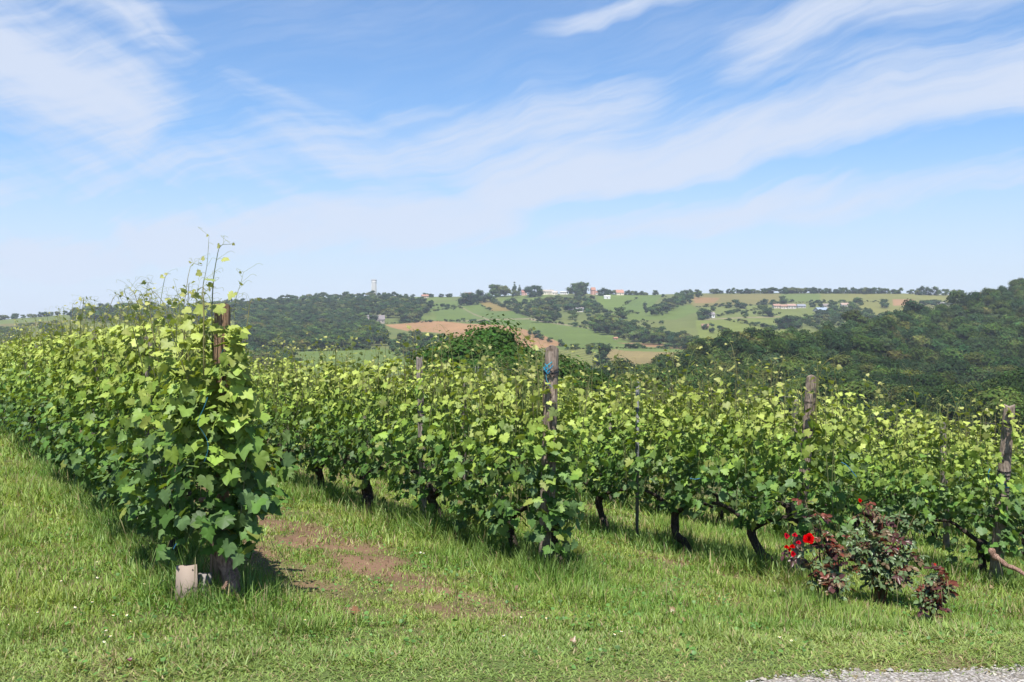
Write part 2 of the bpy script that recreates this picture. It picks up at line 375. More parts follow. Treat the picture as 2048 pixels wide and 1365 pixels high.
def ground_build():
    tt = np.concatenate([np.linspace(-1.0, -.62, 40, endpoint=False), np.linspace(-.62, .62, 900), np.linspace(.62, 1.0, 40)[1:]])
    ys = np.concatenate([np.linspace(-10, 3, 30, endpoint=False), np.arange(3, 15, .075), np.geomspace(15, 150, 130)[:-1],
                         np.geomspace(150, 560, 60)[:-1], np.linspace(560, 1640, 260), np.geomspace(1680, 2800, 14)])
    T, YY = np.meshgrid(tt, ys); XX = T * (YY + 40)
    ZZ = gz(XX, YY)
    ny, nx = T.shape
    idx = np.arange(ny * nx).reshape(ny, nx)
    F = np.stack([idx[:-1, :-1], idx[:-1, 1:], idx[1:, 1:], idx[1:, :-1]], -1).reshape(-1, 4)
    X, Y, Z = XX.ravel(), YY.ravel(), ZZ.ravel()
    C = np.zeros((len(X), 3)); st = np.zeros(len(X)); sa = np.zeros(len(X))
    n1 = fbm(X, Y, 90, 21, 4)[:, None]
    base = np.array([.095, .13, .035]) * (1 - n1) + np.array([.18, .19, .06]) * n1
    C[:] = base
    far = Y > 400
    px, py = proj(X, np.maximum(Y, 1), Z)
    for colr, ang, P in FIELDS:
        j = px + (vnoise(X, Y, 30, 2) - .5) * 2, py
        ins = in_poly(j[0], j[1], P) & far
        C[ins] = np.array(colr) * np.array([1.12, 1.0, .85]) * (.88 + .24 * fbm(X[ins], Y[ins], 45, 4, 3))[:, None]
        if ang is not None:
            a = R(ang); st[ins] = X[ins] * math.cos(a) + Y[ins] * math.sin(a); sa[ins] = .42
        else: sa[ins] = 0
    for tr in TRACKS:
        for (x0, y0), (x1, y1) in zip(tr[:-1], tr[1:]):
            ins = far & in_poly(px, py, [(x0, y0 - .9), (x1, y1 - .9), (x1, y1 + .9), (x0, y0 + .9)])
            C[ins] = (.27, .225, .14); sa[ins] = 0
    spur = (spur_rel(np.clip(px, -1500, 3600), np.maximum(Y, 150)) > far_rel(X, Y) - 12) & (Y > 120) & (Y < 950) & (px > 1130)
    C[spur] = (.05, .075, .028); sa[spur] = 0
    nr = (Y < 60)
    sl = soil_mask(X[nr], Y[nr])[:, None]
    gr = np.array([.15, .15, .06]) * (.55 + .9 * fbm(X[nr], Y[nr], .3, 31, 4))[:, None]
    so = np.array([.245, .150, .098]) * (.65 + .6 * fbm(X[nr], Y[nr], .3, 33, 4))[:, None]
    vg_ = (1 - sstep(edge_e(X[nr], Y[nr]), .5, 1.4))[:, None] * .75; gr = gr * (1 - vg_) + np.array([.115, .165, .05]) * (.6 + .8 * fbm(X[nr], Y[nr], .12, 37, 3))[:, None] * vg_
    C[nr] = gr * (1 - sl) + so * sl
    V = np.stack([X, Y, Z], 1)
    m, g = mat_new('ground')
    pos = g.n('ShaderNodeNewGeometry').outputs['Position']
    nz = g.noise(pos, 9, 8, .7); nb = g.noise(pos, .06, 5, .6)
    nm = g.noise(pos, .35, 6, .7)
    k = g.m('MULTIPLY', .66, g.m('ADD', .25, g.m('ADD', g.m('MULTIPLY', nz, .45), g.m('ADD', g.m('MULTIPLY', nb, .45), g.m('MULTIPLY', nm, .65)))))
    c = g.mix(1.0, g.attr('Col'), g.vec(k, k, k), 'MULTIPLY')
    sw = g.m('SINE', g.m('MULTIPLY', g.attr('stripe', 'Fac'), 2 * math.pi / 8.0))
    sf = g.m('ADD', 1.0, g.m('MULTIPLY', sw, g.attr('stripe_amount', 'Fac')))
    c = g.mix(1.0, c, g.vec(sf, sf, sf), 'MULTIPLY')
    principled(g, c, .95, nz, .6, .03, 0, .1)
    me = tri_mesh('ground', V, F, C, m, True)
    for nm, arr in (('stripe', st), ('stripe_amount', sa)):
        a = me.attributes.new(nm, 'FLOAT', 'POINT'); a.data.foreach_set('value', arr.astype(np.float32))
    tag(link('ground', me), kind='structure')
def soil_mask(X, Y):
    c = X + .592 * Y
    e = edge_e(X, Y)
    m = 0
    for k, (c0, w0, a0) in enumerate([(3.42, .66, 1.0), (2.45, .50, .85), (5.95, .3, .4), (7.1, .3, .7), (8.8, .3, .5), (10.1, .3, .8), (12, .4, .7), (.4, .2, .25), (-.45, .35, .3)]):
        w = w0 * (.5 + fbm(X, Y, .9, 40 + k, 3))
        m = np.maximum(m, a0 * (1 - sstep(np.abs(c - c0), w * .4, w)) * sstep(fbm(X, Y, .26, 60 + k, 4) * .6 + fbm(X, Y, 1.1, 160 + k, 2) * .4, .26 if k < 2 else .38, .56))
    m = m * sstep(e, 1.1, 2.0)
    m2 = sstep(fbm(X, Y, .8, 71, 4), .66, .75) * .5                    # worn spots in the verge
    m3 = (1 - sstep(e, .0, .2)) * sstep(fbm(X, Y, .35, 75, 3), .45, .65) * .6
    return np.clip(np.maximum(m, np.maximum(m2, m3)), 0, 1)
ground_build()

# gravel road: a sheet just above the ground, loose stones on it
def road_build():
    xs = np.linspace(-14, 14, 200); rows = []
    for x in xs:
        y1 = 4.36 + .145 * x - .03 + (float(fbm(np.array([x]), np.array([0.]), .5, 90, 3)[0]) - .5) * .22
        rows.append([(x, y, .006) for y in (y1, y1 - .6, y1 - 2, -8)])
    V = np.array(rows).reshape(-1, 3); F = []
    for i in range(len(xs) - 1):
        for j in range(3): F.append((i * 4 + j, i * 4 + j + 1, (i + 1) * 4 + j + 1, (i + 1) * 4 + j))
    m, g = mat_new('gravel_road'); pos = g.n('ShaderNodeNewGeometry').outputs['Position']
    vo = g.n('ShaderNodeTexVoronoi'); g.put(vo.inputs[0], pos); vo.inputs['Scale'].default_value = 70
    c = g.mix(g.noise(pos, 90, 3), (.22, .20, .185), (.40, .375, .35)); c = g.mix(g.ss(vo.outputs['Distance'], .3, .7), c, (.16, .14, .12))
    principled(g, c, .9, vo.outputs['Distance'], .8, .01)
    o = link('gravel_road', tri_mesh('gravel_road', V, np.array(F), np.tile((.4, .4, .4), (len(V), 1)), m)); tag(o, kind='structure')
    rng = np.random.RandomState(4); n = 15000
    x = rng.uniform(-2.6, 5.5, n); y = 4.36 + .145 * x + .0 - rng.uniform(0, 1, n) ** 1.2 * 1.3 + (fbm(x, x * 0, .5, 90, 3) - .5) * .22
    t = np.array([(1, 0, 0), (-1, 0, 0), (0, 1, 0), (0, -1, 0), (0, 0, 1), (0, 0, -1)], float)
    tf = np.array([(0, 2, 4), (2, 1, 4), (1, 3, 4), (3, 0, 4), (2, 0, 5), (1, 2, 5), (3, 1, 5), (0, 3, 5)])
    s_ = rng.uniform(.003, .009, n) * (1 + (rng.uniform(0, 1, n) < .08)); P = np.stack([x, y, gz(x, y) + .008], 1)
    sc = s_[:, None, None] * rng.uniform(.7, 1.4, (n, 6, 1)) * np.array([1, 1, .6])
    a = rng.uniform(0, 6.28, n); ca, sa = np.cos(a)[:, None], np.sin(a)[:, None]
    L = t[None] * sc; L = np.stack([L[..., 0] * ca - L[..., 1] * sa, L[..., 0] * sa + L[..., 1] * ca, L[..., 2]], -1)
    V = (P[:, None] + L).reshape(-1, 3); F = (tf[None] + np.arange(n)[:, None, None] * 6).reshape(-1, 3)
    b = rng.uniform(.12, .40, (n, 1)) * np.array([1, .97, .93]) * (1 - .2 * rng.uniform(0, 1, (n, 1)) * np.array([0, .4, 1.2]))
    tag(link('gravel', tri_mesh('gravel', V, F, np.repeat(b, 6, 0), M['stone'], False)),
        'loose pale gravel stones on the road at the bottom right', 'gravel', kind='stuff')
road_build()

# ------------------------------------------------------------------ grass
ROWS = {1: (-1.80, 6.13), 2: (.25, 7.96), 3: (2.47, 8.78), 4: (4.83, 10.05), 5: (7.1, 11.35), 6: (9.3, 12.6), 7: (11.5, 13.9)}
def row_xy(k, s): b = ROWS[k]; return b[0] + ROWDIR[0] * s, b[1] + ROWDIR[1] * s
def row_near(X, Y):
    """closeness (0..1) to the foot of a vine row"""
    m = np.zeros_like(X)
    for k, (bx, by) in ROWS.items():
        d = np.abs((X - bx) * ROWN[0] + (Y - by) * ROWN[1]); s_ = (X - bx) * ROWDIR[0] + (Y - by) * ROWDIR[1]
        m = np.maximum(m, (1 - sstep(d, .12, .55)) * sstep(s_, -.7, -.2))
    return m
def grass_build():
    rng = np.random.RandomState(11)
    parts = []
    def zone(y0, y1, dens, t0, t1, wmul, seg):
        area = (t1 - t0) * (y1 ** 2 - y0 ** 2) / 2; n = int(area * dens)
        Y = np.sqrt(rng.uniform(y0 ** 2, y1 ** 2, n)); X = rng.uniform(t0, t1, n) * Y
        e = edge_e(X, Y); sl = soil_mask(X, Y); rn = row_near(X, Y)
        keep = (rng.uniform(0, 1, n) > sl * .86) & (e + (fbm(X, Y, .3, 76, 3) - .5) * .25 > rng.uniform(-.10, .02, n))
        # clumpiness
        cl = fbm(X, Y, .28, 80, 3); keep &= rng.uniform(0, 1, n) < np.clip(.45 + (cl - .3) * 1.6 + rn * .5 + (e < .8) * .3, .22, 1)
        X, Y, e, sl, rn, cl = [a[keep] for a in (X, Y, e, sl, rn, cl)]; n = len(X)
        tall = sstep(fbm(X, Y, .9, 82, 3), .42, .72)
        L = (.030 + .025 * sstep(e, .4, 1.8) + .07 * tall * sstep(e, 1.2, 2.6) + .27 * rn * fbm(X, Y, .5, 85, 2) + .05 * (cl > .58)) * rng.uniform(.55, 1.45, n)
        cc_ = X + .592 * Y; L = L * (1 - .5 * (1 - sstep(np.abs(cc_ - 3.2), .5, 1.1)) * (rn < .05)); L = np.maximum(L, .026)
        L *= .86; L = np.maximum(L, .022 + .018 * (e < 1.0)); w = rng.uniform(.0022, .0042, n) * wmul * (1 + .6 * (rng.uniform(0, 1, n) < .12))
        az = rng.uniform(0, 2 * math.pi, n); lean = rng.uniform(.12, 1.15, n) + (1 - sstep(e, .1, 1.2)) * .6
        flat = rng.uniform(0, 1, n) < .10 * (1 - sstep(e, .6, 3)) + .05; lean[flat] = rng.uniform(1.25, 1.5, flat.sum())
        d = np.stack([np.cos(az), np.sin(az)], 1); fa = az + math.pi / 2 + rng.normal(0, .5, n)
        sd_ = np.stack([np.cos(fa), np.sin(fa), np.zeros(n)], 1)
        P = np.stack([X, Y, gz(X, Y) - .006], 1); up = np.array([0, 0, 1.])
        rings = []; pos = P.copy(); fr = [0, .35, .7, 1][:seg + 1] if seg == 3 else [0, .5, 1]
        ang = lean * .35
        prev = 0
        for i, f in enumerate(fr):
            if i:
                ang = ang + lean * (.5 if seg == 3 else .6)
                ang_ = np.minimum(ang, 1.75)
                pos = pos + ((f - prev) * L)[:, None] * (np.concatenate([d * np.sin(ang_)[:, None], np.cos(ang_)[:, None]], 1))
                prev = f
            if i < len(fr) - 1:
                ww = (w * (1 - .45 * f))[:, None]
                rings += [pos - sd_ * ww, pos + sd_ * ww]
            else: rings.append(pos)
        V = np.stack(rings, 1); nv = V.shape[1]
        f1 = [(0, 1, 3), (0, 3, 2), (2, 3, 4)] if seg == 2 else [(0, 1, 3), (0, 3, 2), (2, 3, 5), (2, 5, 4), (4, 5, 6)]
        F = (np.array(f1)[None] + np.arange(n)[:, None, None] * nv).reshape(-1, 3)
        hue = fbm(X, Y, .7, 86, 3)[:, None]; r1 = rng.uniform(0, 1, (n, 1))
        ca = np.array([.155, .275, .048]); cb = np.array([.30, .37, .085]); cc = np.array([.078, .165, .045])
        k = np.clip(hue * 1.3 - .25 + (r1 - .5) * .7, 0, 1)
        C = ca * (1 - k) + cb * k
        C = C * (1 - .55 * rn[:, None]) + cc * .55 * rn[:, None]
        vg = (1 - sstep(e, .4, 1.9))[:, None] * .5; C = C * (1 - vg) + np.array([.205, .26, .085]) * vg
        dry = (rng.uniform(0, 1, n) < .07 + .35 * sl + .06 * (1 - rn))[:, None]; C = np.where(dry, np.array([.33, .27, .14]) * (.7 + .5 * r1), C)
        C = C * rng.uniform(.6, 1.25, (n, 1))
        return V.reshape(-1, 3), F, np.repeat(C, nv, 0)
    g = G()
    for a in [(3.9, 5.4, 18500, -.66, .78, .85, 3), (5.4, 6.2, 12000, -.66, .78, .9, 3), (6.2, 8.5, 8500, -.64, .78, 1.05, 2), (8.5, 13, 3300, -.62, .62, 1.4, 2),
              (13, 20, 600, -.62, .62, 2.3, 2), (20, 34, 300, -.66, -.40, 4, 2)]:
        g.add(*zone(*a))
    # seed heads / taller stalks
    n = 420; Y = np.sqrt(rng.uniform(5 ** 2, 11 ** 2, n)); X = rng.uniform(-.6, .6, n) * Y
    kp = (row_near(X, Y) > .15) | (edge_e(X, Y) > 1.2) & (rng.uniform(0, 1, n) < .35)
    for x, y in zip(X[kp], Y[kp]):
        h = rng.uniform(.14, .34); z = gz1(x, y); dx, dy = rng.normal(0, .05, 2)
        p = curve([(x, y, z), (x + dx * .4, y + dy * .4, z + h * .6), (x + dx, y + dy, z + h)], 5)
        V, F = tube(p, [.0012, .0012, .001, .0032, .0008], 4); g.add(V, F, (.30, .28, .14) if rng.uniform() < .5 else (.17, .25, .07))
    tag(g.build('grass', M['grass'], None, True), 'green meadow grass growing between the vine rows and along the road', 'grass', kind='stuff')
    # clover and small broad weeds
    n = 16000; Y = np.sqrt(rng.uniform(4.2 ** 2, 12 ** 2, n)); X = rng.uniform(-.58, .58, n) * Y; e = edge_e(X, Y)
    k = (fbm(X, Y, .5, 95, 3) > .50) & (e > .25) & (soil_mask(X, Y) < .6); X, Y = X[k], Y[k]; n = len(X)
    s_ = rng.uniform(.006, .017, n) ; Z = gz(X, Y) + rng.uniform(.012, .06, n)
    a = rng.uniform(0, 6.28, n); nrm = unit(np.stack([rng.normal(0, .4, n), rng.normal(0, .4, n), np.ones(n)], 1))
    t1 = unit(np.cross(nrm, np.stack([np.cos(a), np.sin(a), np.zeros(n)], 1))); t2 = np.cross(nrm, t1)
    P = np.stack([X, Y, Z], 1); ring = [P + nrm * s_[:, None] * -.15]
    for i in range(7):
        b = i * 2 * math.pi / 7; rr = 1 if i % 2 else .8
        ring.append(P + (t1 * math.cos(b) + t2 * math.sin(b)) * (s_ * rr)[:, None])
    V = np.stack(ring, 1).reshape(-1, 3); f = np.array([(0, i + 1, (i + 1) % 7 + 1) for i in range(7)])
    F = (f[None] + np.arange(n)[:, None, None] * 8).reshape(-1, 3)
    C = np.array([.085, .18, .04]) * rng.uniform(.6, 1.5, (n, 1)); tag(link('clover', tri_mesh('clover', V, F, np.repeat(C, 8, 0), M['grass'])),
        'low clover and round-leaved weeds spreading through the verge', 'ground cover', kind='stuff')
grass_build()

# ------------------------------------------------------------------ leaves of the vines
_r = [(.05, -.16), (.20, -.27), (.36, -.20), (.40, -.06), (.54, .03), (.41, .13), (.50, .32), (.33, .34), (.25, .43), (.14, .60)]
LEAF = np.array([(0, -.03)] + _r + [(0, .74)] + [(-x, y) for x, y in _r[::-1]])
_r2 = [(.26, -.22), (.50, .02), (.44, .30), (.20, .46)]
LEAF2 = np.array([(0, -.05)] + _r2 + [(0, .70)] + [(-x, y) for x, y in _r2[::-1]])
def add_leaves(g, P, Nn, Tip, size, C, rng, outline=LEAF, fold=.28, curl=.35):
    n = len(P); Nn = unit(Nn); Tip = Tip - (Tip * Nn).sum(1, keepdims=True) * Nn; Tip = unit(Tip); Sd = np.cross(Tip, Nn)
    o = np.vstack([[(0, .12)], outline]); m = len(o)
    x = o[:, 0][None] * (1 + rng.normal(0, .07, (n, m))); y = o[:, 1][None] * (1 + rng.normal(0, .07, (n, m))); y = y + .05
    fo = rng.uniform(.1, 1.0, (n, 1)) * fold; cu = rng.uniform(-.2, 1.0, (n, 1)) * curl
    z = fo * np.abs(x) * rng.choice([1, 1, -1], (n, 1)) - cu * (x * x + y * y) + rng.normal(0, .028, (n, m))
    s_ = size[:, None, None]
    V = P[:, None] + s_ * (x[..., None] * Sd[:, None] + y[..., None] * Tip[:, None] + z[..., None] * Nn[:, None])
    k = m - 1; f = np.array([(0, i + 1, (i + 1) % k + 1) for i in range(k)])
    F = (f[None] + np.arange(n)[:, None, None] * m).reshape(-1, 3)
    # pale veins from the petiole: the centre vertex is a little lighter
    CC = np.repeat(C[:, None], m, 1) * rng.uniform(.93, 1.07, (n, m, 1)); CC[:, 0] *= 1.1
    g.add(V.reshape(-1, 3), F, CC.reshape(-1, 3))
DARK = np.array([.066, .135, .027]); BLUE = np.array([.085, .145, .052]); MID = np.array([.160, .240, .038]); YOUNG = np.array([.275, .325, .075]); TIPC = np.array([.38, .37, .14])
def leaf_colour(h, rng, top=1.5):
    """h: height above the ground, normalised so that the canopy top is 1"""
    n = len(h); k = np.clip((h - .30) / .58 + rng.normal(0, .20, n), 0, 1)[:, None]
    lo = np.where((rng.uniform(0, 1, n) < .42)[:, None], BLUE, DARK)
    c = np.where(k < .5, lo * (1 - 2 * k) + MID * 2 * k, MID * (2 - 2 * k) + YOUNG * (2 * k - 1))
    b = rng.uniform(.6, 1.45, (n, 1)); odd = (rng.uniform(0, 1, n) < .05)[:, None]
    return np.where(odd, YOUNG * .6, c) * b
def add_shoot(g, base, height, rng, leaf0=.075, lean=None, tendrils=4, stem_col=None, rad=.0030, droop=0.0, fine=True):
    base = np.asarray(base, float); a = rng.uniform(0, 2 * math.pi); ln = rng.uniform(.05, .38) if lean is None else lean
    d = np.array([math.cos(a), math.sin(a), 0]); b = np.array([-d[1], d[0], 0]) * rng.normal(0, .12)
    P = curve([base - [0, 0, .25], base, base + d * ln * height * .35 + b * height * .3 + [0, 0, height * .5],
               base + d * ln * height * .9 + b * height + [0, 0, height * (1 - droop * .3)],
               base + d * height * (ln * 1.4 + droop * .5) + b * height * .6 + [0, 0, height * (1.06 - droop * .9)]], 12)
    sc = np.array((.17, .20, .05) if rng.uniform() < .6 else (.24, .14, .06)) if stem_col is None else np.array(stem_col)
    V, F = tube(P, np.linspace(rad * 1.2, rad * .45, 12), 4); g.add(V, F, sc)
    nl = max(3, int(height / .055)); t = np.linspace(.12, .98, nl); LP = np.array([P[min(11, int(x * 11))] for x in t])
    side = np.array([math.pi * (i % 2) + a + math.pi / 2 + rng.normal(0, .5) for i in range(nl)])
    out = np.stack([np.cos(side), np.sin(side), rng.uniform(-.1, .5, nl)], 1); sz = leaf0 * (1 - .70 * t) * rng.uniform(.75, 1.25, nl)
    pet = LP + out * (sz * .75)[:, None]
    for p, q in zip(LP, pet):
        V, F = tube([p, (p + q) / 2 + [0, 0, .004], q], .0009, 3, caps=False); g.add(V, F, (.28, .30, .09))
    nn = np.stack([rng.normal(0, .5, nl), rng.normal(-.15, .5, nl), rng.uniform(.2, 1.1, nl)], 1)
    k = t[:, None]; C = (YOUNG * (1 - k) + TIPC * k) * rng.uniform(.6, 1.0, (nl, 1))
    add_leaves(g, pet, nn, out + np.array([0, 0, -.35]), sz, C, rng, LEAF if fine else LEAF2)
    for i in range(tendrils):
        p = P[rng.randint(4, 12)]; aa = rng.uniform(0, 6.28); L = rng.uniform(.05, .13) ; dd = np.array([math.cos(aa), math.sin(aa), rng.uniform(.2, 1.0)])
        e = p + dd * L; c2 = e + np.array([dd[1], -dd[0], .1]) * L * .35
        V, F = tube(curve([p, p + dd * L * .5 + [0, 0, .01], e, c2, c2 + [0, 0, -.02]], 8), .0009, 3, caps=False); g.add(V, F, (.34, .34, .13))
def canopy_w(u, h):
    """half width of the hedge of leaves at height fraction h, u = metres along the row"""
    return np.interp(h, [0, .12, .4, .75, .92, 1.0], [.17, .32, .38, .33, .24, .13]) * (.55 + .85 * vnoise(u, h * 3.4, .30, 5))
def foliage_geo(s0, s1, rng, per_m=520, zb=.42, zt=1.62, outline=LEAF, size=.105, shoots=9, seed=0, fine=True, round_start=False, small_top=True, wide=1.0, cover=.7, ncov=110, post_u=0.0):
    g = G(); L = s1 - s0; n = int(L * per_m)
    u = rng.uniform(s0 - .06, s1 + .06, n); h = rng.uniform(0, 1, n) ** .92
    tops = zt + (vnoise(u + seed * 7.7, u * 0, .33, 7) - .5) * .22; bots = zb + (vnoise(u + seed * 5.1, u * 0, .25, 9) - .45) * .36
    z = bots + (tops - bots) * h
    ww = canopy_w(u + seed * 3.3, h)
    ex = np.full(n, .42)
    if round_start:
        ww = ww * np.clip(.45 + (u - s0) * 2.4, .45, 1.25) * (wide if wide < 1.1 else np.interp(h, [0, .25, .6, 1], [.85, 1.1, .70, .35])); ex = np.where(u < s0 + .35, 1.0, ex)
        m = ncov; u[:m] = (-.22 if cover < .9 else -.16) + post_u + rng.uniform(-.07, .06, m); h[:m] = rng.uniform(0.0, cover, m)
        z = bots + (tops - bots) * h; ex[:m] = 1.0
    sgn = rng.choice([-1, 1], n); b = sgn * ww * rng.uniform(0, 1, n) ** ex
    if round_start: b[:m] = rng.uniform(-.10, .28, m) * wide; sgn[:m] = 1
    # gaps: leaves gather in clumps and leave dark hollows between
    cl = vnoise(u * 1.0 + seed * 2.1, z + sgn * 5, .16, 13); kp = rng.uniform(0, 1, n) < np.clip((cl - .30) * 3.6, .06, 1)
    if round_start: kp[:ncov] = True
    u, h, z, b, tops = u[kp], h[kp], z[kp], b[kp], tops[kp]; n = len(u)
    P = np.stack([u, b, z], 1)
    outw = np.stack([np.zeros(n), np.sign(b), np.zeros(n)], 1)
    if round_start:
        f = np.clip(1 - (u - s0) / .35, 0, 1)[:, None]; outw = outw * (1 - f) + np.array([-1.2, 0, 0]) * f
    topf = sstep(h, .75, 1.0)[:, None]
    Nn = outw * (1 - .5 * topf) * .70 + np.array([0, 0, 1]) * (.45 + .3 * topf) + np.array([-.36, .26, .9]) * .38 + rng.normal(0, .62, (n, 3))
    Tip = np.array([0, 0, -1.]) + outw * .35 + rng.normal(0, .45, (n, 3))
    hh = np.clip(h, 0, 1)
    sz = size * rng.uniform(.6, 1.25, n) * (1 - .38 * hh ** 2.2 * (1 if small_top else 0))
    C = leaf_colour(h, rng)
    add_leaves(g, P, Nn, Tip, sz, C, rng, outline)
    # canes inside
    for i in range(int(L * 7)):
        x = rng.uniform(s0, s1); y = rng.uniform(-.16, .16); a, c = rng.normal(0, .12, 2)
        p = curve([(x, y * .3, zb + .1), (x + a * .5, y, (zb + zt) / 2), (x + a, y + c * .6, zt + rng.uniform(-.05, .1))], 6)
        V, F = tube(p, .0035, 4, caps=False); g.add(V, F, (.14, .10, .045))
    for i in range(shoots):
        x = rng.uniform(s0 + (.3 if round_start else 0), s1); add_shoot(g, (x, rng.uniform(-.2, .2), zt - .08 + rng.uniform(-.05, .05)), rng.uniform(.10, .32), rng, .078, tendrils=2, fine=fine)
    # short side shoots that stick out of the hedge face
    for i in range(int(L * 4)):
        x = rng.uniform(s0, s1); sg = rng.choice([-1, 1]); hh = rng.uniform(zb + .25, zt - .15)
        m = 4; t = np.linspace(.3, 1, m); base = np.array([x, sg * .26, hh]); d = np.array([rng.normal(0, .5), sg, rng.uniform(-.2, .5)]); d /= np.linalg.norm(d)
        LP = base + d * (t * rng.uniform(.1, .24))[:, None]; Nn = np.array([0, sg * .5, .7]) + rng.normal(0, .4, (m, 3))
        add_leaves(g, LP, Nn, d + rng.normal(0, .5, (m, 3)), size * .62 * (1.1 - t * .6), (MID + YOUNG) / 2 * rng.uniform(.8, 1.2, (m, 1)), rng, outline)
    return g
def trunk_geo(rng, h=.62, r=.045, lean=0.0, bend=.06, arms=.55, sides=(-1, 1)):
    g = G(); a = rng.uniform(-1, 1, 4) * bend
    p = curve([(-lean * .9, 0, -.08), (-lean * .8 + a[0] * .3, a[1] * .3, .12), (-lean * .35 + a[0], a[1], h * .45), (a[2] * .6, a[3] * .5, h * .8), (0, 0, h)], 14)
    rad = np.interp(np.linspace(0, 1, 14), [0, .12, .5, .85, 1], [1.35, 1.05, .85, .95, 1.15]) * r
    V, F = tube(p, rad * rng.uniform(.88, 1.12, 14), 10, .12, rng); g.add(V, F, (1, 1, 1))
    for s_ in sides:
        q = curve([(0, 0, h - .03), (s_ * arms * .3, rng.normal(0, .02), h + .06), (s_ * arms * .7, rng.normal(0, .02), h + .13), (s_ * arms, 0, h + .12)], 8)
        V, F = tube(q, np.linspace(.8, .4, 8) * r * .75, 7, .15, rng); g.add(V, F, (1, 1, 1))
    return g
ROT = math.atan2(ROWDIR[1], ROWDIR[0])
ORD = ['first', 'second', 'third', 'fourth', 'fifth', 'sixth', 'seventh', 'eighth', 'ninth', 'tenth', 'eleventh', 'twelfth']
ROWNAME = {1: 'nearest, leftmost row', 2: 'row behind the blue-knotted post', 3: 'row that starts beside the rose bushes', 4: 'row ending at the rightmost post',
           5: 'row just behind the rightmost post', 6: 'second row behind the rightmost post', 7: 'farthest right row'}
VG = 'grapevines trained in rows across the slope'
RV = random.Random(5)
def vine_near(k, i, st, s0, s1, n_shoots=5, round_start=False, trunk='bark', lean=0.0, r=.05, zb=.42, zt=1.62, per_m=560, size=.090, h=.42, label=None, wide=1.0, cover=.7, ncov=110):
    x, y = row_xy(k, st); z = gz1(x, y); rng = np.random.RandomState(k * 100 + i)
    root = empty('grapevine', (x, y, z), ROT)
    # the local x axis runs along the row, away from the camera
    tag(root, label or f'{ORD[i]} grapevine of the {ROWNAME[k]}', 'grapevine', VG)
    trunk_geo(rng, h=h, r=r, lean=lean, sides=(1,) if round_start else (-1, 1)).build('trunk', M[trunk], root)
    slope = (gz1(*row_xy(k, s1)) - gz1(*row_xy(k, s0))) / (s1 - s0)
    g = foliage_geo(s0 - st, s1 - st, rng, per_m * 1.9, zb, zt, LEAF, size, 16, seed=k * 31 + s0 * 0, round_start=round_start, wide=wide, cover=cover, ncov=ncov, post_u=-st)
    for V in g.V: V[:, 2] += V[:, 0] * slope
    g.build('foliage', M['vine'], root)
    for j in range(n_shoots):
        q = G(); u = rng.uniform(s0 - st, s1 - st); add_shoot(q, (u, rng.uniform(-.18, .18), zt - .02 + u * slope), rng.uniform(.24, .50), rng, .088, tendrils=5, droop=rng.uniform(0, .8))
        q.build('shoot', M['vine'], root)
    return root
def nd(name, n): return [name] * n
# near vines: row, (trunk position, canopy from, to) in metres from the end post
near_spec = {
    1: [(-.13, -.42, .55), (1.15, .55, 1.8), (2.4, 1.8, 3.1), (3.7, 3.1, 4.4), (5.0, 4.4, 5.7), (6.3, 5.7, 7.0)],
    2: [(-.16, -.36, .18), (.5, .18, 1.2), (1.93, 1.2, 2.8), (3.68, 2.8, 4.4), (5.1, 4.4, 5.8), (6.5, 5.8, 7.2)],
    3: [(-.42, -.62, .05), (.5, .05, 1.05), (1.6, 1.05, 2.25), (2.9, 2.25, 3.55), (4.2, 3.55, 4.85), (5.5, 4.85, 6.15)],
    4: [(.12, -.25, .75), (1.4, .75, 2.05), (2.7, 2.05, 3.35), (4.0, 3.35, 4.65), (5.3, 4.65, 5.95)],
    5: [(.1, -.3, .75), (1.4, .75, 2.05), (2.7, 2.05, 3.35)],
}
first_vine = None
for k, lst in near_spec.items():
    for i, (st, a, b) in enumerate(lst):
        kw = dict(n_shoots=5)
        if i == 0: kw['round_start'] = True; kw['n_shoots'] = 1
        if k == 1 and i == 0: kw.update(trunk='bark_light', r=.058, zb=.46, zt=1.64, per_m=800, size=.104, n_shoots=2, lean=.16, wide=1.25, cover=1.0, ncov=250, label='big-leaved grapevine swallowing the nearest end post of the leftmost row')
        elif k == 1: kw.update(zb=.36, zt=1.68, per_m=640, size=.092, r=.05)
        elif k == 2: kw.update(zb=[.28, .30, .36, .38, .34, .3][i], zt=1.54 if i < 2 else 1.64, r=[.028, .042, .05, .062, .05, .05][i], lean=[.1, .1, .0, .05, 0, 0][i], size=.092)
        elif k == 3: kw.update(zb=.37, zt=1.70, r=.045, lean=[.0, .26, .22, .1, 0, 0][i], size=.090)
        elif k == 4: kw.update(zb=.33, zt=1.72, r=.045)
        if k == 4 and i == 0: kw.update(cover=.35, ncov=50)
        if k == 3 and i == 0: kw.update(cover=.74)
        if k == 5: kw.update(zb=.34, zt=1.68, r=.045, per_m=420)
        v = vine_near(k, i, st, a, b, **kw)
        if k == 1 and i == 0: first_vine = v
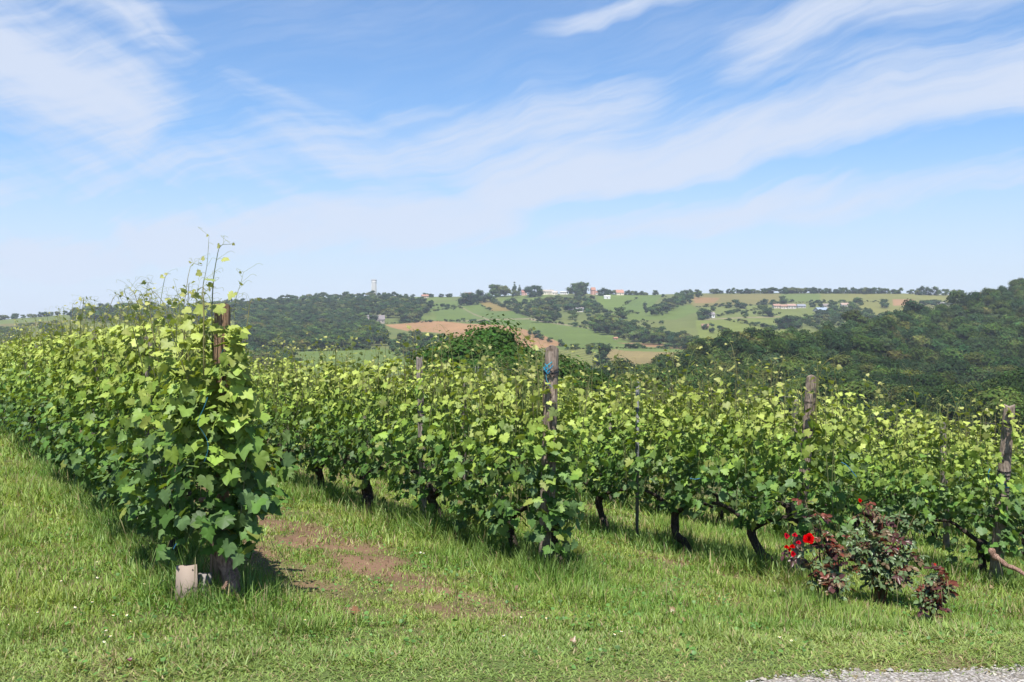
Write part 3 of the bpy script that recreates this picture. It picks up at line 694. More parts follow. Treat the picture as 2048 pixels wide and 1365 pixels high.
# two very tall canes over the end post of the leftmost row
def tall_shoot(pts, Y, dark, seed, nl=6, rad=.0042):
    rng = np.random.RandomState(seed); P = curve([at(px, py, Y) for px, py in pts], 16); g = G()
    V, F = tube(P, np.linspace(rad, rad * .3, 16), 6); g.add(V, F, dark)
    idx = np.linspace(3, 15, nl).astype(int); LP = P[idx]; a = rng.uniform(0, 6.28, nl); o = np.stack([np.cos(a), np.sin(a) * .4, rng.uniform(0, .4, nl)], 1)
    sz = np.linspace(.085, .02, nl); pet = LP + o * (sz * .8)[:, None]
    for p, q in zip(LP, pet): V, F = tube([p, (p + q) / 2 + [0, 0, .005], q], .0011, 3, caps=False); g.add(V, F, (.26, .28, .08))
    k = np.linspace(0, 1, nl)[:, None]
    add_leaves(g, pet, rng.normal(0, .5, (nl, 3)) + [0, -.6, .5], o + [0, 0, -.6], sz, (YOUNG * (1 - k) + TIPC * k) * .9, rng)
    for j in (6, 9, 11, 13, 15):
        p = P[j]; aa = rng.uniform(-1, 1); d = np.array([aa, .2, .6]); L = .09
        V, F = tube(curve([p, p + d * L * .5, p + d * L, p + d * L + [L * .3, 0, -.01]], 8), .001, 3, caps=False); g.add(V, F, (.3, .3, .12))
    o = g.build('shoot', M['vine'], None); o.parent = first_vine
    first_vine_m = first_vine.matrix_basis.inverted(); o.matrix_parent_inverse = first_vine_m
tall_shoot([(424, 700), (424, 620), (427, 560), (433, 520), (441, 492), (462, 489)], 6.0, (.045, .035, .02), 1, 5)
tall_shoot([(398, 700), (400, 640), (405, 580), (414, 530), (418, 472)], 6.05, (.15, .12, .04), 2, 6, .003)
tall_shoot([(470, 640), (468, 620), (474, 590), (482, 565), (487, 545)], 5.95, (.25, .24, .09), 3, 4, .0025)
tall_shoot([(312, 690), (305, 660), (300, 620), (298, 590)], 6.5, (.3, .2, .08), 4, 5, .004)
tall_shoot([(362, 660), (360, 630), (357, 600), (352, 575)], 6.2, (.25, .2, .08), 5, 5, .003)
# far vines: a few shared foliage meshes, copied in a loop
far_f, far_t = [], []
for v in range(6):
    rng = np.random.RandomState(900 + v)
    far_f.append(foliage_geo(-.67, .67, rng, 860, .30, 1.66, LEAF2, .090, 15, seed=v, fine=False).mesh('foliage', M['vine']))
    far_t.append(trunk_geo(rng, .45, .048).mesh('trunk', M['bark']))
far_ranges = {1: (7.65, 26), 2: (7.85, 36), 3: (6.8, 36), 4: (6.6, 34), 5: (4.0, 30), 6: (.4, 24), 7: (.4, 12)}
FARLAB = {1: 'grapevine merging into the hedge toward the far left', 2: 'grapevine deep in the second row beyond its thin middle post',
          3: 'grapevine far along the third row, seen as leafy tops behind the second', 4: 'grapevine far along the fourth row, only its top showing',
          5: 'grapevine farther back in the row behind the rightmost post', 6: 'grapevine in the sixth row, mere yellow-green tips at the right', 7: 'grapevine in the last row at the right edge'}
c0 = None
for k, (a, b) in far_ranges.items():
    s_ = a; j = 0
    while s_ < b:
        x, y = row_xy(k, s_); v = RV.randrange(6)
        r_ = empty('grapevine', (x, y, gz1(x, y)), ROT + (math.pi if RV.random() < .5 else 0)); r_.scale = (1, 1, RV.uniform(.98, 1.09))
        tag(r_, FARLAB[k], 'grapevine', VG)
        link('foliage', far_f[v], r_); link('trunk', far_t[v], r_)
        s_ += 1.3; j += 1

# ------------------------------------------------------------------ posts
def post(k, s_, hgt, r, mat='wood', lean=(0, 0), label='', name='vineyard_post', xy=None, split=False, taper=.92, notch=0, seed=0):
    x, y = row_xy(k, s_) if xy is None else xy
    z = gz1(x, y); rng = np.random.RandomState(300 + seed); root = empty(name, (x, y, z)); tag(root, label, 'post', 'vineyard trellis posts')
    n, seg = 46, 28; a = np.arange(seg) * 2 * math.pi / seg; g = G(); V = []
    ph = rng.uniform(0, 6.28, 4)
    for i in range(n):
        f = i / (n - 1); zz = -.25 + (hgt + .25) * f
        rr = r * (1.06 + (taper - 1.06) * f) * (1 + .035 * np.sin(a * 2 + ph[0] + f * 2) + .025 * np.sin(a * 5 + ph[1] + f) + .012 * rng.normal(0, 1, seg))
        if split:                                            # a deep crack down the side facing the road
            cr = np.exp(-((a - 4.75 - .12 * math.sin(f * 9)) / .10) ** 2) * sstep(f, .35, .6); rr = rr * (1 - .45 * cr)
        for q in range(2):
            cr = np.exp(-((np.mod(a - ph[2 + q] - .1 * f + math.pi, 2 * math.pi) - math.pi) / .09) ** 2); rr = rr * (1 - .16 * cr)
        if i == n - 1: rr = rr * .96; zz = zz + .012 * np.sin(a * 2 + ph[3]) * r / .05
        if notch and .86 < f < .93: rr = rr * (1 - .35 * np.exp(-((a - 4.0) / .35) ** 2))
        V.append(np.stack([rr * np.cos(a) + lean[0] * max(f, 0), rr * np.sin(a) + lean[1] * f, np.broadcast_to(zz, (seg,))], 1))
    V = np.concatenate(V); F = [(i * seg + j, i * seg + (j + 1) % seg, (i + 1) * seg + (j + 1) % seg, (i + 1) * seg + j) for i in range(n - 1) for j in range(seg)]
    F = np.array(F); F = np.concatenate([F[:, [0, 1, 2]], F[:, [0, 2, 3]]]); m = len(V)
    V = np.vstack([V, V[-seg:], [(lean[0], lean[1], hgt - .006)]]); F = np.vstack([F, [(m + seg, m + j, m + (j + 1) % seg) for j in range(seg)]])
    g.add(V, F, (1, 1, 1)).build('shaft', M[mat], root)
    return root, (x, y, z)
def wrap(root, zc, r, off, rad=.0016, col=(.12, .10, .09), turns=2, mat='metal', name='tie_wire', tilt=.01, sp=.006):
    g = G(); t = np.linspace(0, turns * 2 * math.pi, 24 * turns)
    p = np.stack([off[0] + (r + rad) * np.cos(t), off[1] + (r + rad) * np.sin(t), zc + tilt * np.sin(t) + t / 6.28 * sp], 1)
    V, F = tube(p, rad, 5); g.add(V, F, col); g.build(name, M[mat], root)
def strand(root, pts, rad, col, name='twine', n=24, parent_loc=None):
    P = np.array(pts, float) - np.array(parent_loc if parent_loc is not None else (0, 0, 0))
    g = G(); V, F = tube(curve(P, n), rad, 5); g.add(V, F, col); return g.build(name, M['twine'], root)
def lean_at(hgt, lean, z): f = (z + .25) / (hgt + .25); return lean[0] * f, lean[1] * f
BLUE_T = (.02, .20, .32)
# post of the leftmost row
p1, l1 = post(1, 0, 1.80, .054, 'wood_warm', (.035, 0), 'brown end post poking out of the biggest-leaved vine at left', seed=1, split=True)
strand(p1, [at(441, 712, 6.02), at(447, 700, 5.98), at(457, 702, 5.96), at(458, 720, 5.95), at(452, 735, 6.0)], .0022, (.05, .35, .45), parent_loc=l1)
strand(p1, [at(415, 795, 5.66), at(408, 815, 5.62), at(399, 835, 5.60), at(396, 850, 5.60), at(404, 862, 5.62), at(414, 880, 5.62), at(416, 900, 5.6), at(408, 925, 5.58)], .0012, (.02, .15, .22), parent_loc=l1)
wrap(p1, .95, .054, (.03, 0))
# post 2
h2 = 1.80; ln2 = (.055, 0)
p2, l2 = post(2, -.02, h2, .060, 'wood', ln2, 'split grey-brown end post tied with a bright blue knot', seed=2, split=True, notch=1)
for zz, c, rd in ((1.625, (.13, .10, .09), .0026), (1.60, (.03, .03, .035), .0034), (1.58, (.12, .09, .08), .0024)):
    o = lean_at(h2, ln2, zz); wrap(p2, zz, .0575, o, rd, c, 2, tilt=.012)
kn = []
l2a = np.array(l2)
g = G(); rng = np.random.RandomState(8)
for j, (pa) in enumerate([[(1086, 737), (1092, 733), (1101, 727), (1104, 724)], [(1087, 738), (1094, 741), (1101, 737), (1106, 731)], [(1090, 728), (1096, 736), (1092, 744), (1088, 738)], [(1093, 733), (1090, 740), (1096, 748), (1099, 742)]]):
    P = np.array([at(a, b, 7.86 - .006 * j) for a, b in pa]) - l2a
    V, F = tube(curve(P, 10), .0042, 6); g.add(V, F, (.03, .27, .36) if j % 2 == 0 else (.02, .18, .30))
g.build('twine', M['twine'], p2)
strand(p2, [at(1094, 742, 7.85), at(1092, 752, 7.85), at(1094, 762, 7.85), at(1099, 770, 7.85), at(1104, 776, 7.86)], .0024, (.06, .30, .38), parent_loc=l2)
# post 3
h3 = 1.80; ln3 = (.15, 0)
p3, l3 = post(3, 0, h3, .051, 'wood', ln3, 'leaning brown end post above the red roses', seed=3)
for zz in (1.58, 1.35): wrap(p3, zz, .049, lean_at(h3, ln3, zz), .0018, (.10, .075, .06), 2)
# post 4
h4 = 1.80; ln4 = (.15, 0)
p4, l4 = post(4, 0, h4, .060, 'wood', ln4, 'tall brown end post at the right edge with blue twine and black ties', seed=4)
for zz, rd in ((1.62, .0018), (1.14, .0035), (1.10, .0028), (.94, .0035), (.90, .003)): wrap(p4, zz, .0585, lean_at(h4, ln4, zz), rd, (.035, .03, .03), 2)
for zz in (1.02, .99): wrap(p4, zz, .0595, lean_at(h4, ln4, zz), .003, BLUE_T, 2, 'twine', 'twine')
strand(p4, [at(1979, 955, 9.9), at(1977, 945, 9.9), at(1980, 938, 9.88), at(1976, 950, 9.88), at(1978, 962, 9.9)], .0035, BLUE_T, parent_loc=l4)
# middle posts
MIDP = [(2, 2.17, 1.72, .036, 'wood_grey', (-.05, 0), 'slim grey post standing in the second row left of the centre trees'),
        (3, 6.18, 1.72, .034, 'wood_grey', (0, 0), 'pale grey post top among leaves, between the slim post and the blue-knotted post'),
        (3, 9.8, 1.76, .036, 'wood_grey', (0, 0), 'short grey post top showing left of the slim grey post'),
        (4, 2.66, 1.76, .038, 'wood_grey', (0, 0), 'grey post just peeping out behind the leaning brown post'),
        (4, 6.4, 1.62, .038, 'wood_grey', (-.08, 0), 'leaning grey post half sunk in leaves near the metal stake'),
        (5, 2.45, 1.74, .042, 'wood_grey', (-.08, 0), 'tilted dark grey post between the two right-hand end posts'),
        (1, 2.1, 1.62, .036, 'wood_grey', (0, 0), 'thin post hidden among leaves left of the tallest brown post'),
        (1, 4.9, 1.72, .036, 'wood_grey', (0, 0), 'thin grey post in the middle of the leftmost hedge'),
        (1, 12.6, 1.78, .045, 'wood_grey', (.05, 0), 'grey post near the left edge, taller than the leaves'),
        (1, 17.2, 1.8, .045, 'wood_grey', (0, 0), 'farthest grey post at the very left edge of the view'),
        (6, 3.0, 1.7, .038, 'wood_grey', (0, 0), 'small grey post top beyond the rows at the far right')]
for i, (k, s_, h, r, mt, ln, lab) in enumerate(MIDP): post(k, s_, h, r, mt, ln, lab, seed=20 + i)
# galvanised stake in row 3
x, y = row_xy(3, 2.22); root = empty('metal_stake', (x, y, gz1(x, y)), .2); tag(root, 'galvanised steel stake standing between the centre post and leaning post', 'post', 'vineyard trellis posts')
g = G()
for b in ((-.015, .015, -.0015, .0015), (-.0155, -.0125, .001, .025), (.0125, .0155, .001, .025)): g.add(*box(b[0], b[1], b[2], b[3], -.2, 1.72), (.13, .135, .14))
g.build('profile', M['plain'], root)
for zz in np.arange(.35, 1.7, .12): G().add(*box(-.021, -.016, .006, .024, zz, zz + .02), (.3, .32, .34)).build('wire_hook', M['metal'], root)
# wires
for k, (s0, s1) in {1: (0, 26), 2: (0, 20), 3: (0, 20), 4: (0, 18)}.items():
    for zz, nm in ((.68, 'lower'), (1.22, 'middle'), (1.62, 'upper')):
        ss = np.linspace(s0, s1, 40); P = []
        for s_ in ss: x, y = row_xy(k, s_); P.append((x - .0, y, gz1(x, y) + zz + .01 * math.sin(s_ * 2.2)))
        V, F = tube(np.array(P) + np.array([0, -.05, 0]), .0016, 4); o = G().add(V, F, (.14, .13, .13)).build('trellis_wire', M['metal'])
        tag(o, f'{nm} trellis wire running through the {ROWNAME[k]}', 'wire', 'trellis wires')
# small wire mesh panel among the leaves left of post 2
g = G(); c = at(967, 752, 12.6); rt = empty('wire_mesh_panel', tuple(c)); tag(rt, 'small square-meshed wire panel glimpsed in leaves left of the blue-knotted post', 'wire mesh')
for i in range(6):
    u = -.10 + .04 * i
    g.add(*tube([(u, 0, -.15), (u, 0, .12)], .0016, 4), (.22, .22, .2)); g.add(*tube([(-.1, .004, -.1 + .04 * i), (.1, .004, -.1 + .04 * i)], .0016, 4), (.22, .22, .2))
g.build('mesh', M['metal'], rt)
# loose blue twine in row 3 and low twine in row 3
for pts, Y, lab in ([[(1683, 925), (1692, 930), (1700, 938), (1708, 948), (1714, 955)], 8.1, 'short blue twine slanting over leaves above the right rose bush'],
                    [[(1380, 957), (1390, 959), (1400, 957)], 9.0, 'tiny blue twine end among leaves left of the leaning post']):
    P = curve([at(a, b, Y) for a, b in pts], 12); V, F = tube(P, .0026, 5)
    tag(G().add(V, F, (.03, .16, .30)).build('blue_twine', M['twine']), lab, 'twine')

# ------------------------------------------------------------------ boards at the foot of the first post
def board(px0, px1, pyt, pyb, Y, label, tilt, colr, topw=1.0, seed=0):
    c, ok = hit([(px0 + px1) / 2], [pyb]); x, _, _ = c[0]; y = Y; x = ray((px0 + px1) / 2, pyb)[0] * Y; z = gz1(x, y)
    w = (px1 - px0) / FPX * Y / 2; h = (pyb - pyt) / FPX * Y + .04; rt = empty('pale_board', (x, y, z - .04), .25); rt.rotation_euler[0] = -tilt
    tag(rt, label, 'board', 'pale boards at the foot of the first post')
    V, F = box(-w, w, -.006, .006, 0, h); V[4:, 0] *= topw; V[4, 2] -= .01
    g = G().add(V, F, colr); g.build('panel', M['plain'], rt)
    h2 = G()
    for ux, uz in ((-.75, .93), (.6, .9))[:2 - seed]:
        a = np.arange(8) * math.pi / 4; V = np.stack([ux * w * topw + .005 * np.cos(a), np.full(8, -.0085), uz * h + .005 * np.sin(a)], 1); V = np.vstack([V, [(ux * w * topw, -.0085, uz * h)]])
        G().add(V, [(8, j, (j + 1) % 8) for j in range(8)], (.12, .09, .07)).build('nail_hole', M['plain'], rt)
    return rt
bd = board(350, 396, 1078, 1162, 5.84, 'pale pinkish board leaning at the grass by the first post', .06, (.27, .215, .175), .86)
board(396, 424, 1108, 1170, 5.95, 'smaller greyish board tucked between pink board and first post', .05, (.22, .20, .185), .9, 1)
strand(None, [at(347, 1098, 5.81), at(350, 1092, 5.81), at(353, 1087, 5.82)], .003, (.2, .5, .75)); o = bpy.data.objects['twine'] if False else COL.objects[-1]
tag(o, 'pale blue twine scrap at the corner of the pink board', 'twine'); o.name = 'twine_scrap'

# ------------------------------------------------------------------ roses
def add_ovals(g, P, Nn, Tip, size, C, rng, wid=.62):
    o = np.array([(0, 0), (.2, .14), (.31, .42), (.22, .76), (0, 1.0), (-.22, .76), (-.31, .42), (-.2, .14)]); o[:, 0] *= wid / .62
    n = len(P); Nn = unit(Nn); Tip = unit(Tip - (Tip * Nn).sum(1, keepdims=True) * Nn); Sd = np.cross(Tip, Nn)
    q = np.vstack([[(0, .45)], o]); x, y = q[:, 0][None], q[:, 1][None]; z = rng.uniform(.1, .8, (n, 1)) * np.abs(x) - rng.uniform(0, .5, (n, 1)) * (y - .3) ** 2
    V = P[:, None] + size[:, None, None] * (x[..., None] * Sd[:, None] + y[..., None] * Tip[:, None] + z[..., None] * Nn[:, None])
    f = np.array([(0, i + 1, (i + 1) % 8 + 1) for i in range(8)]); F = (f[None] + np.arange(n)[:, None, None] * 9).reshape(-1, 3)
    CC = np.repeat(C[:, None], 9, 1) * rng.uniform(.9, 1.1, (n, 9, 1)); g.add(V.reshape(-1, 3), F, CC.reshape(-1, 3))
def rose_flower(root, loc, P, r, colr, rng, petals=26):
    g = G(); P = np.asarray(P) - loc; up = unit(np.array([rng.normal(-.1, .15), -.75, .55])); e1 = unit(np.cross(up, [0, 0, 1.])); e2 = np.cross(up, e1)
    for i in range(petals):
        f = (i + 1) / petals; a = i * 2.39996; op = .08 + .85 * f; R0 = r * (.15 + .85 * f); d = e1 * math.cos(a) + e2 * math.sin(a); s_ = -e1 * math.sin(a) + e2 * math.cos(a)
        V = []; 
        for v in np.linspace(0, 1, 5):
            for u in np.linspace(-1, 1, 5):
                w = R0 * .62 * math.sin(math.pi * (.12 + .75 * v)) ** .7
                th = op * v ** .8
                c = P + d * (R0 * (math.sin(th) * v * 1.05 + .05) - (abs(u) ** 2) * R0 * .16) + up * (r * .75 * v * math.cos(th * .85) * (1.0 - .15 * f))
                if v > .9: c = c + d * r * .06 * f - up * r * .05 * f
                V.append(c + s_ * u * w)
        F = [(j * 5 + i2, j * 5 + i2 + 1, (j + 1) * 5 + i2 + 1, (j + 1) * 5 + i2) for j in range(4) for i2 in range(4)]
        g.add(V, F, np.array(colr) * rng.uniform(.75, 1.15))
    g.build('rose_flower', M['petal'], root)
def rose_bush(base_px, base_py, Y, stems, flowers, label, seed, nleaf=90, red=.5, green=(.105, .155, .07)):
    rng = np.random.RandomState(seed); x = ray(base_px, base_py)[0] * Y; loc = np.array([x, Y, gz1(x, Y)])
    root = empty('rose_bush', tuple(loc)); tag(root, label, 'rose bush', 'rose bushes at the row end')
    gs = G(); gl = G(); PURP = np.array([.075, .032, .032]); REDL = np.array([.15, .045, .030]); GR = np.array(green); BRZ = np.array([.15, .105, .06])
    for si, (px, py, dy, rr) in enumerate(stems):
        tip = at(px, py, Y + dy) - loc; p = curve([(rng.normal(0, .03), rng.normal(0, .03), -.03), tip * [.3, .3, .45] + rng.normal(0, .02, 3), tip * [.75, .75, .85] + rng.normal(0, .02, 3), tip], 14)
        V, F = tube(p, np.linspace(.006, .0022, 14), 5); gs.add(V, F, (.10, .09, .04) if rng.uniform() < .6 else (.16, .05, .035))
        m = int(rr * 2.0)
        for _ in range(m):
            t = rng.uniform(.38, 1.0); b = p[min(13, int(t * 13))]; a = rng.uniform(0, 6.28); d = unit(np.array([math.cos(a), math.sin(a), rng.uniform(-.5, .5)]))
            L = rng.uniform(.05, .10); e = b + d * L + [0, 0, -.02]; V, F = tube(curve([b, (b + e) / 2 + [0, 0, .01], e], 5), .0012, 3, caps=False); gs.add(V, F, (.15, .06, .04))
            k = 5; tt = np.array([1, .72, .72, .42, .42]); sgn = np.array([0, 1, -1, 1, -1]); sd_ = unit(np.cross(d, [0, 0, 1.]))
            LP = b + (e - b) * tt[:, None]; tip_ = d * np.where(sgn == 0, 1, .5)[:, None] + sd_ * sgn[:, None] * .9 + [0, 0, -.25] + rng.normal(0, .15, (k, 3))
            nn = np.array([0, -.45, .8]) + rng.normal(0, .45, (1, 3)) + rng.normal(0, .2, (k, 3)); sz = rng.uniform(.026, .052) * np.array([1.15, 1, 1, .85, .85])
            isred = rng.uniform() < red * (.35 + t); c = (PURP if rng.uniform() < .5 else REDL) if isred else (BRZ if rng.uniform() < .18 else GR)
            add_ovals(gl, LP, nn, tip_, sz, np.tile(c, (k, 1)) * rng.uniform(.75, 1.3, (k, 1)), rng)
    gs.build('stems', M['plain'], root); gl.build('foliage', M['rose_leaf'], root)
    for (px, py, dy, r, c, n) in flowers: rose_flower(root, loc, at(px, py, Y + dy), r, c, rng, n)
RED = (.40, .0015, .003); PINK = (.36, .006, .02)
rose_bush(1650, 1190, 7.55, [(1617, 1085, -.1, 5), (1578, 1085, -.05, 4), (1585, 1110, -.1, 3), (1630, 1020, .0, 8), (1640, 1045, -.05, 9), (1665, 1080, -.1, 8), (1690, 1170, -.15, 7), (1660, 1160, -.25, 8), (1610, 1000, .1, 4), (1675, 1120, -.1, 7), (1640, 1130, -.05, 6)],
          [(1617, 1080, -.16, .052, RED, 30), (1573, 1073, -.1, .028, PINK, 12), (1589, 1071, -.08, .024, PINK, 10), (1597, 1086, -.1, .023, PINK, 10), (1572, 1095, -.1, .023, RED, 10), (1584, 1094, -.1, .024, RED, 10), (1586, 1109, -.12, .027, (.36, .004, .012), 12), (1579, 1101, -.1, .018, RED, 8), (1665, 1087, -.14, .018, (.22, .03, .02), 7)],
          'rose bush with one big open red rose and purple young leaves', 51, red=.38)
rose_bush(1755, 1165, 7.9, [(1720, 1003, 0, 7), (1745, 1010, .05, 9), (1770, 1030, 0, 10), (1800, 1020, .05, 9), (1735, 1060, -.1, 10), (1760, 1075, -.1, 11), (1790, 1060, 0, 10), (1720, 1095, -.1, 9), (1805, 1095, -.05, 9), (1775, 1110, -.12, 11), (1700, 1060, 0, 8), (1690, 1100, 0, 8), (1840, 1110, 0, 8), (1830, 1030, 0, 6), (1830, 1070, 0, 7), (1700, 1130, -.1, 7), (1745, 1130, -.15, 9), (1815, 1130, -.1, 9), (1800, 1150, -.15, 8)],
          [(1720, 1002, -.05, .020, RED, 12), (1796, 1098, -.1, .012, (.3, .02, .05), 7)],
          'taller tangled rose bush with dull green leaves and one small red rose on top', 52, red=.15)
rose_bush(1868, 1215, 7.2, [(1868, 1130, 0, 5), (1850, 1150, 0, 7), (1885, 1165, 0, 8), (1840, 1165, 0, 6), (1870, 1170, -.05, 7), (1860, 1200, -.1, 5), (1890, 1150, 0, 5)],
          [(1870, 1129, -.02, .013, (.5, .05, .04), 7)], 'low sprawling rose bush with purple leaves, farthest right of the roses', 53, red=.36)

# ------------------------------------------------------------------ small things on the ground
def ground_pt(px, py): p, ok = hit([px], [py]); return p[0]
# the bare woody cane by the right-hand post
P = [at(1983, 1100, 9.75), at(1988, 1112, 9.7), at(2000, 1120, 9.65), at(2015, 1132, 9.55), at(2035, 1140, 9.5), at(2060, 1158, 9.35)]
rng = np.random.RandomState(3); V, F = tube(curve(P, 18), np.linspace(.035, .016, 18) * rng.uniform(.8, 1.2, 18), 8, .15, rng)
tag(G().add(V, F, (1, 1, 1)).build('bare_branch', M['bark_light']), 'bare crooked vine limb reaching right from the foot of the rightmost big post', 'branch')
def daisy(px, py, i):
    p = ground_pt(px, py); rt = empty('daisy', tuple(p)); h = .055; rng = np.random.RandomState(i); t = unit(np.array([rng.normal(0, .25), rng.normal(-.35, .2), 1])); e1 = unit(np.cross(t, [0, 1., 0])); e2 = np.cross(t, e1)
    c = np.array([rng.normal(0, .006), rng.normal(0, .006), h]); V, F = tube([(0, 0, 0), c * [.4, .4, .5], c], .0011, 4); G().add(V, F, (.15, .25, .07)).build('stem', M['grass'], rt)
    g = G(); r = rng.uniform(.006, .009)
    for k in range(13):
        a = k * 2 * math.pi / 13; d = e1 * math.cos(a) + e2 * math.sin(a); s_ = np.cross(t, d)
        g.add([c + d * .002, c + d * r * .6 - s_ * r * .2 + t * .001, c + d * r, c + d * r * .6 + s_ * r * .2 + t * .001], [(0, 1, 2, 3)], (.86, .86, .84))
    g.build('petals', M['daisy'], rt)
    a = np.arange(8) * math.pi / 4; V = [c + t * .002 + (e1 * math.cos(x) + e2 * math.sin(x)) * .0035 for x in a] + [c + t * .0045]
    G().add(V, [(8, j, (j + 1) % 8) for j in range(8)], (.75, .5, .04)).build('centre', M['daisy'], rt)
    return rt
DA = [(310, 1180), (327, 1184), (125, 1183), (196, 1176), (290, 1190), (203, 1038), (195, 1148), (150, 1246), (190, 1231), (78, 1257), (230, 1259), (265, 1268), (20, 1280), (212, 1293), (208, 1307), (222, 1303),
      (255, 1258), (1548, 1203), (1540, 1228), (1554, 1230), (1560, 1226), (1556, 1297), (1580, 1305), (1440, 1268), (1043, 1261), (612, 1265), (840, 1123), (1228, 1293), (1243, 1289), (845, 1127), (1010, 1300), (1092, 1262)]
for i, (a, b) in enumerate(DA):
    side = 'left' if a < 700 else 'right' if a > 1400 else 'middle'
    tag(daisy(a, b, i), f'small white daisy open in the grass on the {side} part of the verge', 'daisy', f'daisies in the {side} verge')
def dry_leaf(px, py, s_, colr, label, seed):
    p = ground_pt(px, py); rng = np.random.RandomState(seed); g = G(); s_ *= .8; colr = tuple(c * .55 for c in colr)
    add_leaves(g, np.array([[0, 0, .045]]), np.array([[rng.normal(0, .3), -.6, .8]]), np.array([[rng.normal(), rng.normal() * .3, .1]]), np.array([s_]), np.array([colr]), rng, LEAF, .7, .9)
    o = g.build('fallen_leaf', M['rose_leaf']); o.location = p; tag(o, label, 'leaf', 'fallen leaves in the grass')
for i, a in enumerate([(705, 1237, .085, (.33, .16, .08), 'curled rust-brown leaf in the grass below the soil track'), (1348, 1243, .08, (.42, .30, .15), 'tan dry leaf in the grass right of centre'), (1368, 1256, .05, (.40, .25, .13), 'small tan leaf scrap beside the larger tan leaf'),
                       (195, 1197, .07, (.25, .17, .09), 'brown dry leaf on the left verge near the daisies'), (262, 1340, .03, (.16, .02, .05), 'dark crimson petal-like leaf at the bottom left'), (1145, 1300, .04, (.45, .3, .2), 'faint pinkish leaf in the mown grass at centre'),
                       (1985, 1187, .06, (.5, .36, .22), 'pale curled leaf under the rightmost big post'), (1850, 1243, .07, (.38, .24, .15), 'withered leaf under the lowest rose bush'), (1882, 1250, .045, (.3, .05, .03), 'dark red dead leaf under the lowest rose bush'), (1030, 1196, .06, (.4, .26, .18), 'dry leaf at the edge of the bare soil below the centre post')]):
    dry_leaf(*a[:4], a[4], 70 + i)

# ------------------------------------------------------------------ trees
def ico():
    t = (1 + 5 ** .5) / 2
    V = np.array([(-1, t, 0), (1, t, 0), (-1, -t, 0), (1, -t, 0), (0, -1, t), (0, 1, t), (0, -1, -t), (0, 1, -t), (t, 0, -1), (t, 0, 1), (-t, 0, -1), (-t, 0, 1)], float)
    F = np.array([(0, 11, 5), (0, 5, 1), (0, 1, 7), (0, 7, 10), (0, 10, 11), (1, 5, 9), (5, 11, 4), (11, 10, 2), (10, 7, 6), (7, 1, 8), (3, 9, 4), (3, 4, 2), (3, 2, 6), (3, 6, 8), (3, 8, 9), (4, 9, 5), (2, 4, 11), (6, 2, 10), (8, 6, 7), (9, 8, 1)])
    return unit(V), F
ICO = ico()
def crown_geo(rng, H, Rr, nb, nf, fs, colr, base=.22, shape='round', tri=False, spread=.6):
    """leaf clumps spread over overlapping lobes; local origin at the trunk foot"""
    g = G(); cz = H * (base + 1) / 2; hz = H * (1 - base) / 2; B = []
    for i in range(nb):
        a = i * 2.4 + rng.uniform(-.5, .5); q = rng.uniform(-.75, .85)
        if shape == 'cone': rr = Rr * (1 - (q + 1) / 2) * .55; br = Rr * (.25 + .35 * (1 - (q + 1) / 2))
        elif shape == 'column': rr = Rr * .25; br = Rr * .8
        else: rr = Rr * spread * math.sqrt(max(0.05, 1 - (q * .95) ** 2)); br = Rr * rng.uniform(.34, .52) * (1.5 - spread * .83)
        B.append((np.array([rr * math.cos(a), rr * math.sin(a), cz + q * hz * .75]), br))
    B.append((np.array([0, 0, cz + hz * .45]), Rr * .42)) if shape == 'round' else B.append((np.array([0, 0, H * .93]), Rr * .2))
    w = np.array([b[1] ** 2 for b in B]); cnt = (w / w.sum() * nf).astype(int) + 2
    for (c, br), m in zip(B, cnt):
        V = ICO[0] * br * rng.uniform(.62, .8, (12, 1)) + c; V[:, 2] = np.maximum(V[:, 2], H * .1); g.add(V, ICO[1], np.array(colr) * .8)  # inner core of each lobe, colour darkened to give shaded gaps between clumps
        d = unit(rng.normal(0, 1, (m, 3))); d[:, 2] = np.where(d[:, 2] < -.5, -d[:, 2], d[:, 2]); rad = br * (1 + .13 * rng.normal(0, 1, m)); sq = np.array([1, 1, .85])
        P = c + d * rad[:, None] * sq; dc = unit((P - [0, 0, cz - hz * .2]) / [Rr, Rr, hz]); nn = unit(d * .6 + dc * .7 + rng.normal(0, .34, (m, 3))); s_ = fs * rng.uniform(.55, 1.35, m)
        t1 = unit(np.cross(nn, rng.normal(0, 1, (m, 3)))); t2 = np.cross(nn, t1)
        s1 = s_[:, None]; s2 = (s_ * rng.uniform(.5, .9, m))[:, None]
        Q = np.stack([P - t1 * s1 - t2 * s2 * .3, P + t2 * s2 * -.9 + t1 * s1 * .2, P + t1 * s1 + t2 * s2 * .25, P + t2 * s2 * .9 - t1 * s1 * .1], 1)
        lob = rng.uniform(.72, 1.28); C = np.array(colr) * lob * rng.uniform(.72, 1.3, (m, 1)) * (1 + .10 * rng.normal(0, 1, (m, 3)))
        g.add(Q.reshape(-1, 3), (np.array([(0, 1, 2, 3)])[None] + np.arange(m)[:, None, None] * 4).reshape(-1, 4), np.repeat(np.abs(C), 4, 0))
    return g
def ttrunk_geo(rng, H, r, limbs=3):
    g = G(); p = curve([(0, 0, -.6), (rng.normal(0, .03) * H, 0, H * .25), (rng.normal(0, .03) * H, rng.normal(0, .03) * H, H * .6), (0, 0, H * .8)], 8)
    V, F = tube(p, np.linspace(r * 1.2, r * .3, 8), 7); g.add(V, F, (.10, .075, .055))
    for i in range(limbs):
        a = i * 2.1 + rng.uniform(0, 1); b = p[3 + i % 3]; e = b + np.array([math.cos(a) * H * .22, math.sin(a) * H * .22, H * .2])
        V, F = tube(curve([b, (b + e) / 2 + [0, 0, -.03 * H], e], 5), np.linspace(r * .5, r * .15, 5), 5); g.add(V, F, (.10, .075, .055))
    return g
